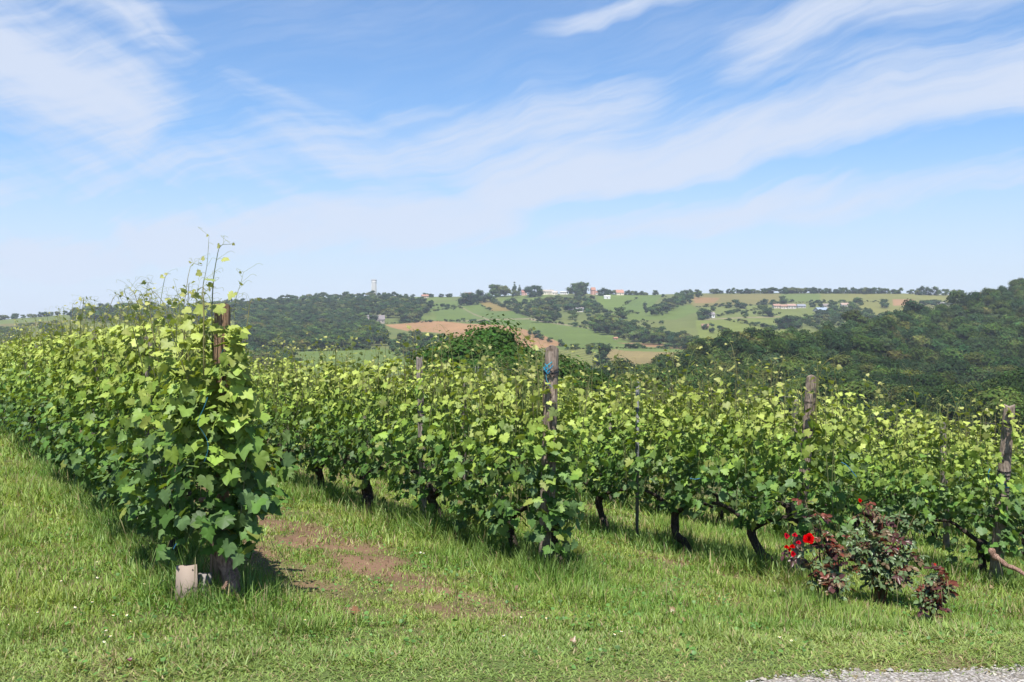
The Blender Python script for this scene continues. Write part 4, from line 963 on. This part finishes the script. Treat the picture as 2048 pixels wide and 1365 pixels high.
M['trunk'] = col_mat('tree_bark', .95, 3, .3)
PAL = [(.036, .066, .022), (.050, .084, .022), (.028, .054, .022), (.066, .100, .024), (.040, .066, .028), (.080, .094, .028)]
# variants for the individual trees
WV = []
for v in range(9):
    rng = np.random.RandomState(500 + v); H = 10.0; cg = crown_geo(rng, H, 4.1 + .4 * (v % 3), 7, 2600, .24, PAL[v % 6], .1, spread=.45); WV.append((cg.mesh('crown', M['tree'], False), ttrunk_geo(rng, H, .22).mesh('trunk', M['trunk'])))
FV = []
for v in range(7):
    rng = np.random.RandomState(600 + v); H = 10.0; cg = crown_geo(rng, H, 4.6 + .4 * (v % 3), 8, 420, .58, PAL[v % 6], .0); FV.append((cg.mesh('crown', M['tree'], False), ttrunk_geo(rng, H, .3, 2).mesh('trunk', M['trunk'])))
CV = []
for v, shp in enumerate(('cone', 'column')):
    rng = np.random.RandomState(650 + v); cg = crown_geo(rng, 10, 2.0 if v else 2.6, 9, 300, .5, (.04, .07, .032), .05, shp); CV.append((cg.mesh('crown', M['tree'], False), ttrunk_geo(rng, 10, .2, 0).mesh('trunk', M['trunk'])))
BV = []
for v in range(3):
    rng = np.random.RandomState(680 + v); cg = crown_geo(rng, 4, 3.2, 6, 120, .5, PAL[v], .0); BV.append(cg.mesh('bush', M['tree'], False))
n_ind = [0]
TR = random.Random(9)
def tree(loc, H, wide, variants, label, group, name='tree', v=None):
    v = TR.randrange(len(variants)) if v is None else v
    r_ = empty(name, tuple(loc), TR.uniform(0, 6.28)); s_ = H / 10.0; r_.scale = (s_ * wide, s_ * wide, s_); tag(r_, label, 'tree', group)
    link('crown', variants[v][0], r_); link('trunk', variants[v][1], r_); n_ind[0] += 1
    return r_
# --- bright trees just below the vineyard
NEAR = [(952, 652, 92, 3.4, 'tallest bright green tree in the middle, just beyond the vines', 1), (1050, 678, 95, 3.1, 'round bright tree touching the left of the blue-knotted post', 2), (905, 690, 88, 2.8, 'bright green tree sloping down left of the tallest middle tree', 3),
        (1000, 700, 86, 3.2, 'bushy green tree filling the gap between the two middle trees', 4), (1105, 712, 90, 2.6, 'green tree behind the blue-knotted post, right side', 5), (868, 722, 82, 2.2, 'lowest leftmost tree of the bright middle clump', 6), (1150, 742, 96, 2.4, 'dark green tree low to the right of the blue-knotted post', 7),
        (1210, 752, 104, 2.6, 'low dark tree seen between blue-knotted post and metal stake', 8)]
for px, py, Y, Rr, lab, sd_ in NEAR:
    py -= 12; Rr *= 1.3
    top = at(px, py, Y); z = gz1(top[0], Y); H = top[2] - z; rng = np.random.RandomState(700 + sd_)
    r_ = empty('tree', (top[0], Y, z), 0); tag(r_, lab, 'tree', 'bright trees below the vineyard')
    crown_geo(rng, H, Rr * 1.25, 22, 9000, .20, (.038, .078, .018), .2).build('crown', M['tree'], r_, False); ttrunk_geo(rng, H, .22, 5).build('trunk', M['trunk'], r_)
# --- wood on the right-hand spur
rng = np.random.RandomState(77)
def spur_points():
    out = []
    n = 9000; Y = np.sqrt(rng.uniform(170 ** 2, 900 ** 2, n)); px = rng.uniform(1150, 2230, n); X = (px - 1024) / FPX * Y
    ds = interp(px, SPURD); ok = (Y < ds + 16) & (Y > 175); X, Y, px = X[ok], Y[ok], px[ok]
    cell = {}; 
    for x, y, p in zip(X, Y, px):
        k = (int(x // 8.4), int(y // 8.4)); bad = False
        for a in (-1, 0, 1):
            for b in (-1, 0, 1):
                q = cell.get((k[0] + a, k[1] + b))
                if q and (q[0] - x) ** 2 + (q[1] - y) ** 2 < 7.8 ** 2: bad = True
        if not bad: cell[k] = (x, y); out.append((x, y, p))
    return np.array(out)
SP = spur_points(); sz_ = gz(SP[:, 0], SP[:, 1])
Hs = rng.uniform(7.5, 14.0, len(SP)); Hs[rng.uniform(0, 1, len(SP)) < .06] *= 1.25
sx, sy = proj(SP[:, 0], SP[:, 1], sz_ + Hs)
# keep those whose crown can be seen over the vines
vis = sy < np.interp(sx, [1100, 1400, 1700, 2048], [790, 800, 835, 850]); vis &= (sx > 1180)
SP, sz_, Hs, sx, sy = SP[vis], sz_[vis], Hs[vis], sx[vis], sy[vis]
order = np.argsort(SP[:, 1] / Hs)                       # biggest in the picture first
NS = 170
def merged(name, items, variants_arr, label, cat='wood'):
    g = G()
    for (x, y, z, H, wd, v, a) in items:
        V, F, C = variants_arr[v]; ca, sa = math.cos(a) * wd, math.sin(a) * wd; s_ = H / 10
        tn = TR.choice([.7, .85, 1, 1, 1.15, 1.45]) * np.array([TR.uniform(.85, 1.2), 1, TR.uniform(.85, 1.15)]); Q = np.stack([(V[:, 0] * ca - V[:, 1] * sa) * s_ + x, (V[:, 0] * sa + V[:, 1] * ca) * s_ + y, V[:, 2] * s_ + z], 1); g.add(Q, F, C * tn)
    o = g.build(name, M['tree'], None, False); tag(o, label, cat, kind='stuff'); return o
for i in order[:NS]:
    tree((SP[i, 0], SP[i, 1], sz_[i] - .4), Hs[i], TR.choice([.75, .95, 1.1, 1.3]), WV, 'dark green broadleaf tree in the front of the wood on the right-hand hillside', 'trees in the front of the right-hand wood')
arr = [crown_geo(np.random.RandomState(800 + v), 10, 4.2, 6, 750, .40, PAL[v % 6], .06, spread=.45).arrays() for v in range(8)]
merged('woodland', [(SP[i, 0], SP[i, 1], sz_[i], Hs[i], TR.uniform(.9, 1.3), TR.randrange(8), TR.uniform(0, 6.28)) for i in order[NS:]], arr,
       'dense dark wood climbing the right-hand hillside to the skyline')
# --- woods and hedges of the far hillside
ZONES = [  # polygon, spacing in px, height range (m), dark wood as one mass
    ([(470, 612), (600, 600), (700, 594), (770, 594), (850, 606), (872, 618), (850, 634), (840, 645), (800, 646), (792, 636), (735, 632), (728, 648), (765, 660), (772, 694), (700, 702), (560, 706), (470, 694)], 8.5, (8, 12)),
    ([(180, 622), (230, 616), (290, 618), (330, 624), (420, 616), (480, 610), (480, 644), (400, 652), (300, 652), (230, 650), (180, 645), (120, 640)], 9.5, (10, 15)),
    ([(-100, 665), (30, 662), (60, 672), (50, 692), (-100, 700)], 10, (7, 11)), ([(70, 658), (110, 655), (135, 668), (100, 676)], 9, (7, 10)),
    ([(120, 690), (420, 700), (560, 708), (600, 740), (100, 740)], 12, (6, 10)),
    ([(800, 680), (830, 672), (880, 682), (930, 696), (920, 735), (800, 722), (780, 700)], 10, (6, 9)),
    ([(1080, 604), (1130, 600), (1190, 604), (1205, 618), (1200, 632), (1130, 628), (1060, 632), (1015, 620), (1003, 611), (1060, 608)], 9, (6, 11)),
    ([(1062, 632), (1085, 632), (1120, 640), (1112, 650), (1070, 648)], 8.5, (7, 11)),
    ([(1178, 652), (1225, 646), (1262, 656), (1310, 672), (1400, 694), (1390, 702), (1280, 690), (1180, 664)], 9, (7, 12)),
    ([(1290, 632), (1340, 606), (1362, 592), (1412, 590), (1380, 608), (1318, 634)], 8.5, (8, 12)),
    ([(1640, 628), (1720, 622), (1760, 640), (1750, 655), (1650, 650), (1560, 662), (1556, 652), (1600, 650)], 9, (6, 10)),
    ([(1838, 612), (1880, 606), (1900, 612), (1850, 618)], 8, (6, 9)),
    ([(1130, 752), (1300, 748), (1300, 790), (1130, 800)], 14, (6, 9)),
]
items = []
def poly_pts(P, sp, seed):
    r = np.random.RandomState(seed); xs = [p[0] for p in P]; ys = [p[1] for p in P]; out = []
    y = min(ys)
    while y < max(ys):
        x = min(xs) + r.uniform(0, sp)
        while x < max(xs):
            q = (x + r.uniform(-.4, .4) * sp, y + r.uniform(-.3, .3) * sp * .55)
            if in_poly(np.array([q[0]]), np.array([q[1]]), P)[0]: out.append(q)
            x += sp
        y += sp * .55
    return out
for zi, (P, sp, (h0, h1)) in enumerate(ZONES):
    q = np.array(poly_pts(P, sp, 40 + zi)); pts, ok = hit(q[:, 0], q[:, 1], 250)
    for (x, y, z), o in zip(pts, ok):
        if o: items.append((x, y, z, TR.uniform(h0, h1), TR.uniform(.95, 1.3), TR.randrange(7), TR.uniform(0, 6.28)))
arr2 = [crown_geo(np.random.RandomState(840 + v), 10, 4.6, 6, 240, .72, PAL[v % 6], .0).arrays() for v in range(7)]
HEDGES = [[(1062, 640), (1180, 658), (1300, 682)], [(1390, 615), (1480, 613), (1560, 608)], [(1560, 606), (1700, 606), (1760, 604)], [(1400, 641), (1480, 624), (1530, 619)], [(1590, 640), (1700, 656)],
    [(1700, 646), (1800, 626), (1925, 606)], [(840, 629), (925, 613)], [(1200, 624), (1280, 629)], [(1245, 613), (1275, 597)], [(1112, 701), (1200, 697), (1380, 698)], [(1218, 722), (1160, 746)], [(0, 660), (120, 645)],
    [(230, 653), (420, 656)], [(600, 703), (760, 699)], [(950, 606), (985, 624)], [(1640, 604), (1642, 622)], [(1450, 640), (1560, 662)], [(770, 648), (900, 643), (1000, 649)], [(1420, 650), (1500, 690)], [(1320, 594), (1380, 600)]]
HR = random.Random(4)
for hl in HEDGES:
    for (xa, ya), (xb, yb) in zip(hl[:-1], hl[1:]):
        m = int(math.hypot(xb - xa, (yb - ya) * 3) / 3.6)
        for i in range(m):
            if HR.random() < .22: continue
            f = i / m; p, ok = hit([xa + (xb - xa) * f + HR.uniform(-2, 2)], [ya + (yb - ya) * f + HR.uniform(-.8, .8)], 300)
            if ok[0]: hh = HR.choice([1.2, 1.6, 2.0, 2.6, 3.2, 5]); items.append((*(p[0] - [0, 0, .3]), hh, HR.uniform(1.2, 2.2), HR.randrange(7), HR.uniform(0, 6.28)))
merged('distant_woods', items, arr2, 'far-off dark woods and thick hedges scattered over the opposite hillside')
# --- countable trees of the opposite hillside: skyline, hedgerows and single trees (px, foot y, height m)
T2 = random.Random(21)
def far_tree(px, py, H, wide, label, group, variants=FV, v=None, ymin=300):
    p, ok = hit([px], [py], ymin)
    if not ok[0]: 
        Y = 1590.; x = ray(px, py)[0] * Y; p = [np.array([x, Y, gz1(x, Y)])]
    k = 1.35 if H > 8 else 1.15; q = p[0].copy(); q[2] -= .12 * H
    return tree(q, H * k, wide * 1.12, variants, label, group, v=v)
def ridge_tree(px, H, wide, label, group, variants=FV, v=None, Y=1585.):
    x = (px - 1024) / FPX * Y; return tree((x, Y, gz1(x, Y) - .14 * H), H * 1.1, wide, variants, label, group, v=v)
for x0, x1, step, h0, h1, lab, grp in [(1425, 1835, 6.5, 6, 11, 'small dark tree in the skyline row above the wide terraced field', 'skyline trees over the terraced field'), (1210, 1330, 8, 5, 9, 'tree on the skyline right of the red-roofed house', 'skyline trees right of the village'),
                                  (815, 905, 9, 5, 8, 'tree on the skyline between water tower and village', 'skyline trees near the water tower'), (-60, 130, 11, 6, 10, 'tree on the skyline at the far left', 'skyline trees at far left')]:
    x = x0
    while x < x1:
        if T2.random() < .86: ridge_tree(x + T2.uniform(-2, 2), T2.uniform(h0, h1), T2.uniform(.9, 1.7), lab, grp)
        x += step * T2.uniform(.45, 1.5)
for px, H, w, lab in [(1842, 15, .9, 'tall round tree starting the right-hand skyline clump'), (1856, 14, .9, 'second tall tree of the right-hand skyline clump'), (1872, 15, 1.1, 'broad tree of the right-hand skyline clump'), (1890, 12, 1.1, 'tree where skyline clump meets the right-hand wood'), (1729, 13, .7, 'single taller tree poking above the skyline row'),
                      (1571, 12, .8, 'slightly taller tree in the middle of the skyline row'), (1835, 9, .9, 'small tree at the left foot of the right-hand skyline clump'), (1905, 11, 1.2, 'dark tree at the upper edge of the right-hand wood'), (1920, 11, 1.2, 'dark tree a step further right on the upper edge of the wood')]:
    ridge_tree(px, H, w, lab, 'large skyline trees', Y=1570.)
for px, py, H, w, lab, vs, v in [
    (928, 612, 15, 1.0, 'large dark tree at the left corner of the upper fields', FV, 0), (945, 610, 14, 1.0, 'dark round tree second from the corner of the upper fields', FV, 2), (962, 606, 16, .9, 'tall round skyline tree left of the pine group', FV, 4), (985, 604, 16, 1.1, 'dark round tree in front of the skyline pair', FV, 1),
    (992, 594, 17, 1.2, 'left one of the rounded skyline pair at centre', FV, 3), (1008, 594, 16, 1.1, 'right one of the rounded skyline pair at centre', FV, 5), (1029, 592, 18, .8, 'pointed conifer left of the red village house', CV, 0), (1039, 592, 14, .9, 'second smaller conifer beside the red village house', CV, 0),
    (1032, 596, 10, 1.0, 'yellow-green tree under the pointed conifer', FV, 5), (1062, 595, 15, 1.0, 'dark tree right of the red village house', FV, 2), (1075, 594, 14, 1.1, 'dark spreading tree left of the pale village buildings', FV, 0), (1150, 592, 17, 1.1, 'large airy tree above the wooded slope, left half', FV, 3), (1165, 593, 18, 1.1, 'large airy tree above the wooded slope, right half', FV, 1),
    (1205, 592, 10, 1.2, 'tree just left of the white shed on the upper field', FV, 2), (1218, 588, 8, 1.2, 'low tree behind the white shed', FV, 4), (1290, 624, 11, .8, 'slim dark poplar at the edge of the upper green field', CV, 1), (1292, 628, 8, .8, 'smaller poplar beside the slim dark poplar', CV, 1),
    (1213, 632, 8, 1.2, 'greyish-purple rounded bush tree right of the grey farmhouse', FV, 4), (1240, 638, 11, 1.2, 'round tree on the bare slope above the middle copse', FV, 1), (1145, 640, 9, 1.1, 'small tree below the grey farmhouse', FV, 3), (806, 643, 13, 1.1, 'lone dark round tree standing on the edge of the brown field', FV, 0),
    (835, 641, 6, 1.2, 'small bush tree right of the lone tree by the brown field', FV, 2), (776, 636, 11, 1.2, 'pale green tree beside the left farmhouse', FV, 5), (745, 650, 10, 1.0, 'dark tree in front of the left farmhouse', FV, 2), (1205, 725, 11, .8, 'single dark tree in the vineyard field left of the metal stake', FV, 2), (1180, 710, 7, .9, 'smaller tree in the field left of the single dark one', FV, 0),
    (1062, 670, 6, 1, 'first small hedge tree along the brown field edge', FV, 0), (1074, 676, 7, 1, 'second, darkest hedge tree along the brown field edge', FV, 2), (1083, 680, 5, 1, 'third small hedge tree along the brown field edge', FV, 1), (1100, 686, 5, 1.1, 'hedge tree toward the tip of the brown field', FV, 3), (1122, 694, 6, 1, 'hedge tree at the tip of the brown field', FV, 0),
    (1770, 617, 10, 1.0, 'lone tree on the yellow-green field left of the brown patch', FV, 0), (1425, 622, 7, 1, 'small tree left of the white house on the slope', FV, 1), (1408, 636, 9, 1.3, 'dark tree group in front of the white house', FV, 2), (1402, 640, 7, 1.2, 'lower tree of the group by the white house', FV, 0), (1410, 660, 6, .9, 'tree beside the small brown barn', FV, 4),
    (1458, 617, 8, 1.3, 'left tree of the copse above the white house', FV, 1), (1472, 616, 9, 1.2, 'middle tree of the copse above the white house', FV, 0), (1486, 618, 8, 1.2, 'right tree of the copse above the white house', FV, 2), (1528, 610, 8, 1.2, 'tree at the left end of the hamlet', FV, 2), (1545, 610, 7, 1.2, 'tree behind the left roofs of the hamlet', FV, 0), (1565, 608, 9, 1.1, 'tree rising behind the middle roof of the hamlet', FV, 1),
    (1525, 632, 11, 1.0, 'round tree below the left end of the hamlet', FV, 3), (1538, 634, 9, 1.0, 'second round tree below the hamlet', FV, 2), (1625, 615, 7, 1.1, 'small tree between hamlet and blue-roofed barn', FV, 2), (1668, 622, 10, 1.1, 'tree right of the blue-roofed barn', FV, 0), (1712, 620, 13, 1.1, 'tall tree at the right end of the hamlet', FV, 1), (1700, 628, 10, 1.2, 'tree under the tall one at the hamlet end', FV, 3),
    (1570, 658, 11, 1.3, 'left big round tree in the meadow below the hamlet', FV, 2), (1590, 658, 11, 1.2, 'right big round tree in the meadow below the hamlet', FV, 0), (1735, 635, 9, 1.0, 'tree on the slope right of the hamlet', FV, 4), (1760, 640, 8, 1.0, 'tree farther right on the slope, by the track', FV, 1), (1820, 621, 4, 1.1, 'small dark bush beside the pale track', FV, 2), (443, 644, 9, 1.0, 'tree next to the post of the nearest row, on the far slope', FV, 0)]:
    far_tree(px, py, H, w, lab, 'single trees on the opposite hillside', vs, v)
# hedge running down from the skyline trees, and the shrubs dotted over the meadows
for i in range(16):
    f = i / 15; far_tree(985 + 72 * f + T2.uniform(-2, 2), 607 + 28 * f, T2.uniform(4, 7), 1.2, 'tree in the diagonal hedge below the skyline pair', 'diagonal hedge trees')
pts_ = [(T2.uniform(1400, 1700), T2.uniform(622, 668)) for _ in range(16)] + [(T2.uniform(860, 930), T2.uniform(612, 626)) for _ in range(10)] + [(T2.uniform(1120, 1330), T2.uniform(628, 652)) for _ in range(20)]
for i in range(14): pts_.append((1590 + i * 5 + T2.uniform(-1, 1), 640 + i * 2.2)); 
for i in range(8): pts_.append((1400 + i * 22 + T2.uniform(-3, 3), 630 + T2.uniform(-2, 2)))
for a, b in pts_:
    p, ok = hit([a], [b], 300)
    if ok[0]:
        o = link('bush', TR.choice(BV), None, tuple(p[0]), TR.uniform(0, 6.28)); s_ = TR.choice([.35, .5, .7, 1.0, 1.3]); o.scale = (s_, s_, s_); tag(o, 'small dark shrub dotted over the meadows of the opposite hillside', 'bush', 'meadow shrubs on the far slope')

# ------------------------------------------------------------------ buildings far off
def house(px, py, wpx, hpx, label, wall=(.62, .58, .52), roof=(.33, .13, .08), depth=8, rot=0.0, rh=.45, floors=1, Y=None, name='house', nwin=3, cat='house', chim=True):
    if Y is None:
        p, ok = hit([px], [py], 300); p = p[0]
        if not ok[0]: Y = 1580.
    if Y is not None: x = ray(px, py)[0] * Y; p = np.array([x, Y, gz1(x, Y)])
    Y = p[1]; w = wpx / FPX * Y; h = hpx / FPX * Y; hw = h * (1 - rh); rt = empty(name, tuple(p), rot); tag(rt, label, cat, 'buildings on the opposite hillside')
    d = depth / 2; G().add(*box(-w / 2, w / 2, -d, d, -2, hw), wall).build('wall', M['wall'], rt, False)
    # gable roof with overhang, ridge along x
    o_ = .5; t = .25; V = []
    for x in (-w / 2 - o_, w / 2 + o_):
        V += [(x, -d - o_, hw - .15), (x, 0, h), (x, d + o_, hw - .15), (x, d + o_, hw - .15 + t), (x, 0, h + t), (x, -d - o_, hw - .15 + t)]
    F = [(0, 1, 7, 6), (1, 2, 8, 7), (2, 3, 9, 8), (3, 4, 10, 9), (4, 5, 11, 10), (5, 0, 6, 11)]; g = G().add(V, F, roof)
    g.add(V, [(0, 5, 4), (0, 4, 1), (1, 4, 3), (1, 3, 2), (6, 10, 11), (6, 7, 10), (7, 9, 10), (7, 8, 9)], roof)
    rf = g.build('roof', M['roof'], rt, False)
    for s_ in (-1, 1):
        x = s_ * w / 2; G().add([(x, -d, hw), (x, d, hw), (x, 0, h - .1), (x - s_ * .1, -d, hw), (x - s_ * .1, d, hw), (x - s_ * .1, 0, h - .1)], [(0, 1, 2), (3, 4, 5), (0, 1, 4), (0, 4, 3), (1, 2, 5), (1, 5, 4), (2, 0, 3), (2, 3, 5)], wall).build('gable', M['wall'], rt, False)
    if chim: G().add(*box(w * .22, w * .22 + .8, -.4, .4, h * .8, h + 1.0), (.45, .33, .26)).build('chimney', M['wall'], rf, False)
    for fl in range(floors):
        for i in range(nwin):
            cx = -w / 2 + w * (i + .5) / nwin; ww = min(.55, w / nwin * .3); z0 = hw * (fl + .3) / floors; z1 = hw * (fl + .72) / floors
            if i == nwin // 2 and fl == 0: G().add(*box(cx - ww, cx + ww, -d - .06, -d + .05, .0, z1), (.14, .09, .06)).build('door', M['plain'], rt, False)
            else: G().add(*box(cx - ww, cx + ww, -d - .05, -d + .05, z0, z1), (.06, .07, .08)).build('window', M['plain'], rt, False)
    return rt
RR = (.30, .15, .105); GRY = (.16, .15, .16); WHT = (.62, .60, .57)
house(752, 647, 34, 16, 'long grey-roofed farmhouse framed by trees above the brown field', (.34, .29, .25), (.17, .15, .15), 10, .1, .55, nwin=5)
house(462, 662, 16, 9, 'grey farmhouse glimpsed right of the first end post', (.4, .37, .33), (.17, .15, .15), 8, 0, .5)
house(850, 596, 13, 6, 'small red-roofed house on the skyline near the water tower', (.5, .4, .34), RR, 8, .2)
house(936, 592, 12, 8, 'reddish house behind the skyline trees left of centre', (.5, .36, .3), RR, 8, 0, Y=1592.)
house(1048, 589, 10, 10, 'red village house beside the pointed conifer', (.55, .33, .28), (.32, .15, .12), 9, .1, floors=2, nwin=2, Y=1588.)
house(1096, 588, 22, 9, 'long cream village building in the skyline gap', (.68, .62, .50), (.30, .26, .22), 8, .0, .4, nwin=6, Y=1585.)
house(1110, 590, 10, 7, 'cream annexe at the right of the long village building', (.66, .60, .5), (.36, .33, .3), 6, -.2, .4, nwin=2, Y=1575.)
house(1128, 589, 16, 6, 'low white village building with flat grey roof', WHT, (.40, .40, .42), 8, .0, .25, nwin=4, Y=1585., chim=False)
house(1186, 592, 8, 14, 'tall red house by the airy skyline trees', (.55, .30, .24), RR, 8, .2, .4, floors=3, nwin=2, Y=1580.)
house(1195, 594, 7, 7, 'white cottage just right of the tall red house', WHT, RR, 6, 0, nwin=2, Y=1580.)
house(1239, 591, 15, 10, 'cream house with a bright red roof on the skyline', (.72, .62, .5), (.33, .17, .12), 9, .2, .6, nwin=3, Y=1580.)
house(1214, 598, 12, 6, 'plain white shed standing on the upper green field', (.66, .66, .64), (.6, .58, .55), 6, .05, .25, nwin=1, chim=False, name='shed', cat='shed')
house(1144, 624, 16, 8, 'left grey-roofed wing of the farm on the wooded slope', (.42, .38, .36), (.19, .18, .20), 8, .0, .5, nwin=4)
house(1160, 624, 14, 8, 'white-walled right wing of the grey-roofed farm', (.66, .60, .55), (.22, .20, .21), 8, -.3, .5)
house(1418, 636, 20, 11, 'white house with grey roof alone on the right-hand meadow', (.62, .60, .58), (.20, .18, .18), 8, .15, .45, nwin=3)
house(1410, 657, 13, 8, 'small dark brown barn below the white house', (.17, .10, .07), (.20, .13, .09), 7, -.1, .5, nwin=2, chim=False, name='barn', cat='barn')
house(1553, 617, 14, 8, 'leftmost brown-roofed house of the hamlet', (.55, .48, .42), (.28, .17, .13), 8, .1)
house(1568, 618, 12, 8, 'narrow house second from the left in the hamlet', (.62, .55, .48), (.26, .16, .12), 7, -.2)
house(1582, 618, 17, 9, 'brightest white-walled house of the hamlet', (.48, .45, .41), (.30, .20, .165), 8, .1, .4)
house(1602, 616, 16, 7, 'grey-roofed house at the hamlet right half', (.45, .42, .4), (.18, .19, .22), 8, 0, .6)
house(1642, 624, 24, 8, 'long barn with a sloping blue-grey metal roof', (.35, .34, .33), (.21, .26, .33), 12, .35, .7, nwin=3, name='barn', cat='barn', chim=False)
house(1655, 615, 18, 7, 'dark-roofed house above the blue-roofed barn', (.4, .37, .34), (.18, .15, .14), 8, 0, .6)
house(1690, 615, 16, 8, 'white house with brown roof at the right of the hamlet', (.6, .57, .53), (.30, .22, .18), 8, 0)
house(1381, 699, 9, 5, 'tiny white van, built as a hut, at the edge of the right-hand wood', (.66, .67, .70), (.6, .62, .65), 3, .1, .3, nwin=2, name='hut', cat='hut', chim=False)  # a white van, given the shape of a small hut
house(1231, 680, 7, 4.5, 'tiny orange hut below the middle copse', (.6, .42, .3), RR, 4, .1, .4, nwin=2, name='hut', cat='hut', chim=False)
house(1875, 610, 26, 4, 'long low grey wall-like shed beside the right-hand track', (.42, .40, .38), (.36, .34, .33), 4, -.1, .3, nwin=6, name='shed', cat='shed', chim=False)
# water tower
Y = 1640.; c = at(748, 560, Y); x = c[0]; z = gz1(x, Y); top = c[2]; rt = empty('water_tower', (x, Y, z)); tag(rt, 'tall white cylindrical water tower rising behind the left wood', 'water tower')
H = top - z; r = 5.1 / FPX * Y
def lathe(prof, seg=28):
    a = np.arange(seg) * 2 * math.pi / seg; V = np.concatenate([np.stack([q * np.cos(a), q * np.sin(a), np.full(seg, h)], 1) for q, h in prof])
    F = [(i * seg + j, i * seg + (j + 1) % seg, (i + 1) * seg + (j + 1) % seg, (i + 1) * seg + j) for i in range(len(prof) - 1) for j in range(seg)]; return V, F
G().add(*lathe([(r * .93, -3), (r * .93, H * .82), (r, H * .86), (r, H), (.01, H + .4)]), (.52, .51, .50)).build('shaft', M['wall'], rt)
G().add(*lathe([(r * 1.05, H - .9), (r * 1.08, H - .9), (r * 1.08, H + .3), (r * 1.0, H + .3)]), (.42, .41, .41)).build('rim', M['wall'], rt)
for i in range(10):
    a = i * math.pi / 5; V, F = tube([(r * .955 * math.cos(a), r * .955 * math.sin(a), -1), (r * .955 * math.cos(a), r * .955 * math.sin(a), H * .82)], .22, 4); G().add(V, F, (.46, .45, .44)).build('rib', M['wall'], rt)
G().add(*tube([(0, 0, H), (0, 0, H + 3)], .15, 5), (.4, .4, .4)).build('antenna', M['metal'], rt)

# ------------------------------------------------------------------ haze
me = bpy.data.meshes.new('haze'); V, F = box(-2300, 2300, -60, 2900, -130, 110)
me.from_pydata([tuple(v) for v in V], [], [tuple(f) for f in F]); me.update()
m, g = mat_new('haze'); pv = g.n('ShaderNodeVolumePrincipled'); pv.inputs['Color'].default_value = (.80, .88, 1, 1); pv.inputs['Density'].default_value = 0.00011
o = g.n('ShaderNodeOutputMaterial'); g.put(o.inputs['Volume'], pv.outputs[0]); me.materials.append(m)
tag(link('haze', me), 'thin bluish summer haze over the valley', 'haze', kind='stuff')
print('individual trees', n_ind[0], 'min/max ground', gz(np.array([-1500., 0, 1500]), np.array([1600., 1600, 800])))
